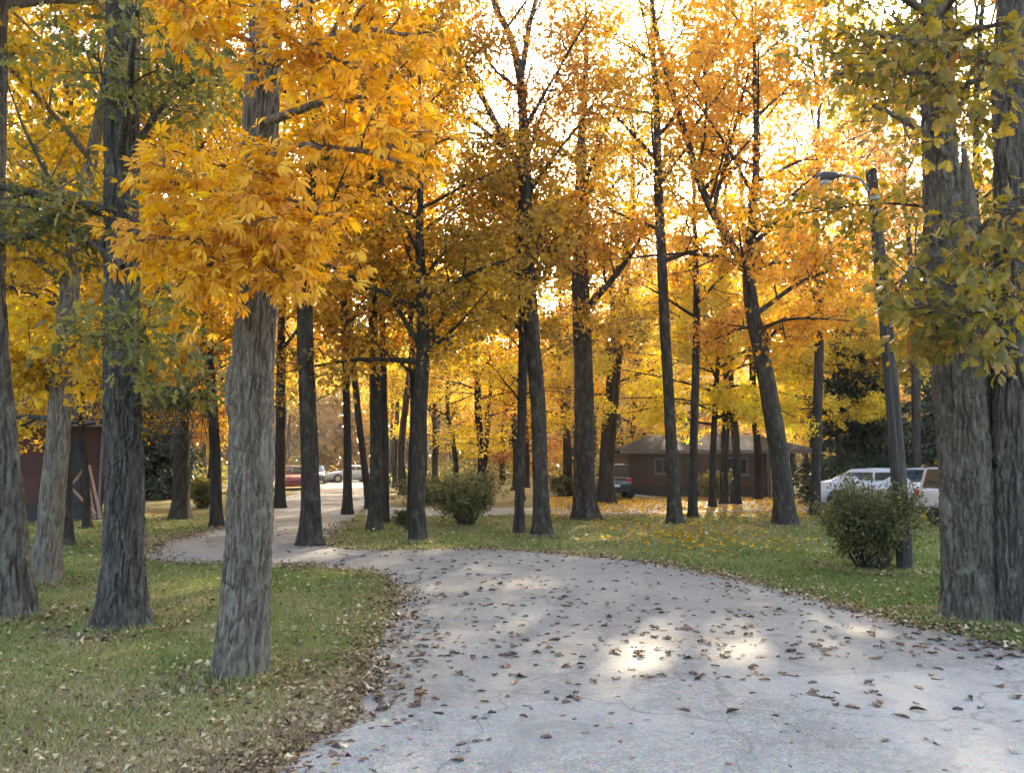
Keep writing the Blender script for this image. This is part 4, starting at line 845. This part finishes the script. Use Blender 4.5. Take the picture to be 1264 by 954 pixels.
    b = BM(); b.box((xf - .25, -W * .86, prof[-1][2] - .14), (xf + .035, W * .86, prof[-1][2] + .06)); b.build('front_bumper', plastic if style != 'sedan' else paintm, r, 0.03)
    b = BM(); b.box((xr - .035, -W * .86, prof[0][2] - .10), (xr + .25, W * .86, prof[0][2] + .1)); b.build('rear_bumper', plastic if style != 'sedan' else paintm, r, 0.03)
    b = BM(); b.box((xr - .045, -.26, prof[0][2] + .14), (xr + .03, .26, prof[0][2] + .27)); b.build('number_plate', plate_m, r)
    return r
def cp(name, c, metal=0.0): return paint(name, c, 0.3, metal, 0.5, 0.6)
white, silver, dred, blue, black = cp('white_car_paint', (0.62, 0.63, 0.63)), cp('silver_car_paint', (0.58, 0.60, 0.62), 0.0), cp('dark_red_car_paint', (0.22, 0.015, 0.02)), cp('pale_blue_car_paint', (0.40, 0.47, 0.55), 0.2), cp('black_car_paint', (0.015, 0.016, 0.018))
def gx(px, Y): return (px - 632) / F * Y
R_ = math.radians
car('white sedan parked behind the vase-shaped shrub', (gx(1094, 26.0), 26.0, 0.006), R_(-48), white)
car('white car beside the lamp post, nose hidden by the leaning post', (gx(1135, 27.0), 27.0, 0.006), R_(-150), white)
o = car('silver boxy off-roader between the lamp post and the massive oak', (gx(1232, 19.8), 19.8, 0.006), R_(10), silver, 'suv'); o.scale = (0.86, 0.9, 0.86)
car('dark red sedan parked along the drive behind thin trunks', (gx(366, 49), 49, 0.004), R_(-75), dred)
car('white sedan showing beside the big hickory trunk', (gx(322, 44), 44, 0.004), R_(-80), white)
car('silver sedan parked just behind the dark red sedan', (gx(364, 57), 57, 0.004), R_(-75), silver)
car('black car half hidden by the straight corner trunk far along the drive', (gx(391, 63), 63, 0.012), R_(-80), black)
car('pale blue car standing at the distant end of the drive', (gx(434, 67), 67, 0.012), R_(-150), blue)
car('black off-roader parked beside the brown cabin', (gx(753, 36.5), 36.5, 0.004), R_(88), black, 'suv').scale = (0.88, 0.88, 0.88)

# ------------------------------------------------------------------ grass, litter, leaves on the drive
def scatter(n, rng, y0, y1, power=1.0, wide=0.72):
    y = 1 / (1 / y0 + (1 / y1 - 1 / y0) * rng.uniform(0, 1, n) ** power); x = rng.uniform(-wide, wide, n) * y
    return x, y
def roads(x, y): return inside(x, y, DRIVE) | inside(x, y, SIDE)
rng = RS(91); x, y = scatter(340000, rng, 3.4, 24); off = ~roads(x, y); x, y = x[off], y[off]; ed = edge_dist(x, y, DRIVE)
cl = noise2(x * 1.3, y * 1.3, 41) * 0.5 + noise2(x * 5, y * 5, 42) * 0.4; k = (cl + rng.uniform(-0.9, 0.7, len(x)) < 0.35) | (y > 9); x, y, ed, cl = x[k], y[k], ed[k], cl[k]
dry = np.clip(0.19 + 0.5 * noise2(x * 0.55, y * 0.55, 43) + 0.3 * noise2(x * 2.2, y * 2.2, 44) + 0.45 * np.exp(-ed / 0.35) + 0.5 * np.clip((5.1 - y) / 0.8, 0, 1) * (x < 0) - 0.2 * ((x > 2) & (y < 14)), 0, 1)
n = len(x); h = rng.uniform(0.02, 0.055, n) * (1 - 0.35 * dry) * np.clip(0.6 + y / 14, 0.7, 1.6); a = rng.uniform(0, 6.28, n); wd = 0.0035 + 0.0006 * y; ln = rng.normal(0, 0.6, (n, 2)) * h[:, None]
P0 = np.stack([x, y, np.zeros(n)], 1); s = np.stack([np.cos(a) * wd, np.sin(a) * wd, np.zeros(n)], 1); tip = P0 + np.c_[ln, h]
V = np.stack([P0 - s, P0 + s, tip], 1).reshape(-1, 3)
gl = leaf_mat('grass_blade', [(0.0, (0.12, 0.17, 0.035)), (0.35, (0.20, 0.225, 0.06)), (0.6, (0.29, 0.26, 0.09)), (0.8, (0.34, 0.26, 0.13)), (1.0, (0.44, 0.35, 0.20))], trans=0.3, rand=0.0, rough=0.7)
g = link('grass', np_mesh('grass', V, [np.arange(3 * n).reshape(-1, 3)], {'v': np.clip(dry + rng.normal(0, 0.16, n), 0, 1)}), gl, kind='stuff'); tag(g, 'short patchy autumn grass of the lawns', 'grass')
# litter on the grass, thick along the edges of the drive
x, y = scatter(80000, rng, 3.4, 34); off = ~roads(x, y); x, y = x[off], y[off]; ed = edge_dist(x, y, DRIVE)
pr = 0.10 + 0.95 * np.exp(-ed / 0.25) + 0.30 * np.clip(noise2(x * 0.5, y * 0.5, 51), 0, 1) + 0.3 * np.clip((y - 9) / 10, 0, 1); k = rng.uniform(0, 1, len(x)) < pr; x, y, ed = x[k], y[k], ed[k]; n = len(x)
A = np.c_[rng.normal(0, 1, (n, 2)), rng.normal(0, 0.25, n)]; P = np.c_[x, y, rng.uniform(0.012, 0.05, n)]
v = np.clip(rng.uniform(0, 1, n) ** 0.8 * 0.95 - 0.25 * np.exp(-ed / 0.25), 0, 1)
lt = link('leaf_litter', leaf_mesh('leaf_litter', P, A, rng.uniform(0.022, 0.052, n) * np.clip(np.sqrt(y / 4.5), 1, 1.9), rng, v, 'maple', 0.3, 0.3), L['litter'], kind='stuff'); tag(lt, 'dry fallen leaves littering the grass and drive verges', 'leaf litter')
# a drift of leaves along the drive's edges
dp = np.concatenate([DRIVE[i] + (DRIVE[(i + 1) % len(DRIVE)] - DRIVE[i]) * np.linspace(0, 1, max(1, int(np.hypot(*(DRIVE[(i + 1) % len(DRIVE)] - DRIVE[i])) / 0.01)), endpoint=False)[:, None] for i in range(len(DRIVE))])
dp = dp[(dp[:, 1] > 3.3) & (dp[:, 1] < 22) & (np.abs(dp[:, 0]) < dp[:, 1] * 0.75)]; n = 9000; q = dp[rng.randint(0, len(dp), n)]; dens = noise2(q[:, 0] * 1.4, q[:, 1] * 1.4, 66) + rng.uniform(-0.6, 0.6, n)
q = q[dens > -0.15]; n = len(q); q = q + rng.normal(0, 0.14, (n, 2)) * (0.6 + rng.uniform(0, 1.2, (n, 1)))
o = link('edge_litter', leaf_mesh('edge_litter', np.c_[q, rng.uniform(0.016, 0.05, n)], np.c_[rng.normal(0, 1, (n, 2)), rng.normal(0, 0.3, n)], rng.uniform(0.03, 0.068, n), rng, np.clip(rng.uniform(0, 1, n) ** 1.3, 0, 1), 'maple', 0.35, 0.4), L['litter'], kind='stuff'); tag(o, 'brown drift of dry leaves lining the edges of the drive', 'leaf litter')
# leaves drifted and longer grass left standing round the feet of the near trunks
ring, tuft = [], []
for (px_, py_, wp) in ((296, 836, 58), (151, 776, 62), (18, 763, 50), (54, 722, 31), (77, 676, 26), (1196, 766, 64), (1256, 770, 72), (384, 673, 28), (516, 669, 22), (669, 663, 24), (970, 649, 29), (1076, 703, 70)):
    b_ = ground(px_, py_); r_ = wp / 2 / F * b_[1]; m_ = int(170 + 500 * r_); a_ = rng.uniform(0, 6.28, m_); q_ = r_ * 1.25 + np.abs(rng.normal(0, 0.22, m_)); ring.append(np.c_[b_[0] + np.cos(a_) * q_, b_[1] + np.sin(a_) * q_])
    m_ = int(600 + 2500 * r_); a_ = rng.uniform(0, 6.28, m_); q_ = r_ * 1.25 + np.abs(rng.normal(0, 0.10, m_)); tuft.append(np.c_[b_[0] + np.cos(a_) * q_, b_[1] + np.sin(a_) * q_])
q = np.concatenate(ring); q = q[~roads(q[:, 0], q[:, 1])]; n = len(q)
o = link('trunk_litter', leaf_mesh('trunk_litter', np.c_[q, rng.uniform(0.015, 0.06, n)], np.c_[rng.normal(0, 1, (n, 2)), rng.normal(0, 0.35, n)], rng.uniform(0.03, 0.08, n), rng, rng.uniform(0, 1, n), 'maple', 0.4, 0.6), L['litter'], kind='stuff'); tag(o, 'dry leaves drifted round the feet of the trunks', 'leaf litter')
q = np.concatenate(tuft); q = q[~roads(q[:, 0], q[:, 1])]; n = len(q); h = rng.uniform(0.04, 0.11, n); a = rng.uniform(0, 6.28, n); wd = 0.003 + 0.0004 * q[:, 1]
P0 = np.c_[q, np.zeros(n)]; s = np.stack([np.cos(a) * wd, np.sin(a) * wd, np.zeros(n)], 1); V = np.stack([P0 - s, P0 + s, P0 + np.c_[rng.normal(0, 0.45, (n, 2)) * h[:, None], h]], 1).reshape(-1, 3)
o = link('tall_grass', np_mesh('tall_grass', V, [np.arange(3 * n).reshape(-1, 3)], {'v': np.clip(0.45 + rng.normal(0, 0.25, n), 0, 1)}), gl, kind='stuff'); tag(o, 'longer unmown grass round the feet of the trunks', 'grass')
# golden fallen leaves under the yellow tree, catching the sun
x = rng.uniform(1, 15, 15000); y = rng.uniform(14, 36, 15000); k = noise2(x * 0.25, y * 0.25, 61) + rng.uniform(-0.5, 0.5, 15000) + 0.05 * (y - 22) > 0.0; x, y = x[k], y[k]; n = len(x)
gl2 = link('golden_litter', leaf_mesh('golden_litter', np.c_[x, y, rng.uniform(0.015, 0.05, n)], np.c_[rng.normal(0, 1, (n, 2)), rng.normal(0, 0.2, n)], rng.uniform(0.09, 0.15, n), rng, rng.uniform(0, 1, n), 'maple', 0.3, 0.4), L['gold'], kind='stuff'); tag(gl2, 'golden leaves carpeting the ground before the brown cabin', 'leaf litter')
# dry leaves on the drive: the largest in view one by one, the rest as one scatter
x, y = scatter(19000, rng, 3.7, 40, 0.85); on = inside(x, y, DRIVE); x, y = x[on], y[on]; ed = edge_dist(x, y, DRIVE)
pr = 0.06 + 0.6 * np.exp(-ed / 0.25) + 1.0 * np.clip(noise2(x * 1.1, y * 2.0, 71) - 0.22, 0, 1) + 0.16 * (y > 6.5); pr *= np.clip(0.65 + (y - 4.0) / 5.0, 0.65, 1); k = rng.uniform(0, 1, len(x)) < pr; x, y = x[k], y[k]
i0 = np.argsort(y); x, y = x[i0], y[i0]
curled = []
for k in range(10):
    r2 = RS(300 + k); V, Fc, per = leaves(np.array([[0, -0.5, 0.06]]), np.array([[0, 1.0, 0.05]]), np.array([1.0]), r2, ['oak', 'leaflet', 'oak', 'maple', 'oak'][k % 5], 0.15, 0.0); V = V.copy()
    V[:, 2] += r2.uniform(0.0, 0.6) * np.abs(V[:, 0]) * 1.2 + r2.uniform(-0.1, 0.5) * V[:, 1] ** 2 + r2.normal(0, 0.03, len(V)); V[:, 2] -= V[:, 2].min() - 0.01
    V[:, 0] *= r2.uniform(0.8, 1.3); me = np_mesh('fallen_leaf', V, Fc, {'v': np.full(len(Fc[0]), r2.uniform(0.1, 0.9))}); me.materials.append(L['drive_leaf']); curled.append((me, V, Fc))
near = min(300, len(x))
for i in range(near):
    o = bpy.data.objects.new('fallen_leaf', curled[rng.randint(10)][0]); C.objects.link(o); s_ = 0.035 + 0.06 * rng.uniform() ** 1.8
    o.location = (x[i], y[i], 0.013); o.rotation_euler = (rng.normal(0, 0.1), rng.normal(0, 0.1), rng.uniform(0, 6.28)); o.scale = (s_ * rng.uniform(0.75, 1.5), s_, s_ * rng.uniform(0.3, 1.0))
    tag(o, 'dry curled brown leaf lying on the grey drive', 'leaf', 'fallen leaves on the drive')
Vs, Fs, vs, o_ = [], [], [], 0
for i in range(near, len(x)):
    me, V, Fc = curled[rng.randint(10)]; a = rng.uniform(0, 6.28); s_ = 0.05 + 0.07 * rng.uniform() ** 1.5; R2 = np.array([[math.cos(a), -math.sin(a), 0], [math.sin(a), math.cos(a), 0], [0, 0, 1]])
    Vs.append(V * s_ @ R2.T + np.array([x[i], y[i], 0.013])); Fs.append(Fc[0] + o_); vs.append(np.full(len(Fc[0]), rng.uniform(0, 0.9))); o_ += len(V)
if Vs:
    o = link('drive_litter', np_mesh('drive_litter', np.concatenate(Vs), [np.concatenate(Fs)], {'v': np.concatenate(vs)}), L['drive_leaf'], kind='stuff'); tag(o, 'smaller scatter of dry leaves further along the drive', 'leaf litter')

# ------------------------------------------------------------------ air: thin warm haze volume, added to give a glow round the sun
hz = BM(); hz.box((-720, -170, -1.0), (720, 920, 34.0)); ho = hz.build('haze', None); ho['kind'] = 'stuff'
hm = bpy.data.materials.new('haze'); hm.use_nodes = True; ht = hm.node_tree; ht.nodes.remove(ht.nodes['Principled BSDF'])
pv = ht.nodes.new('ShaderNodeVolumePrincipled'); pv.inputs['Density'].default_value = 0.0008; pv.inputs['Color'].default_value = (0.98, 0.94, 0.88, 1); pv.inputs['Anisotropy'].default_value = 0.75
ht.links.new(pv.outputs[0], ht.nodes['Material Output'].inputs['Volume']); ho.data.materials.append(hm)
tag(ho, 'thin warm haze added between the trees for a glow round the sun', 'haze')
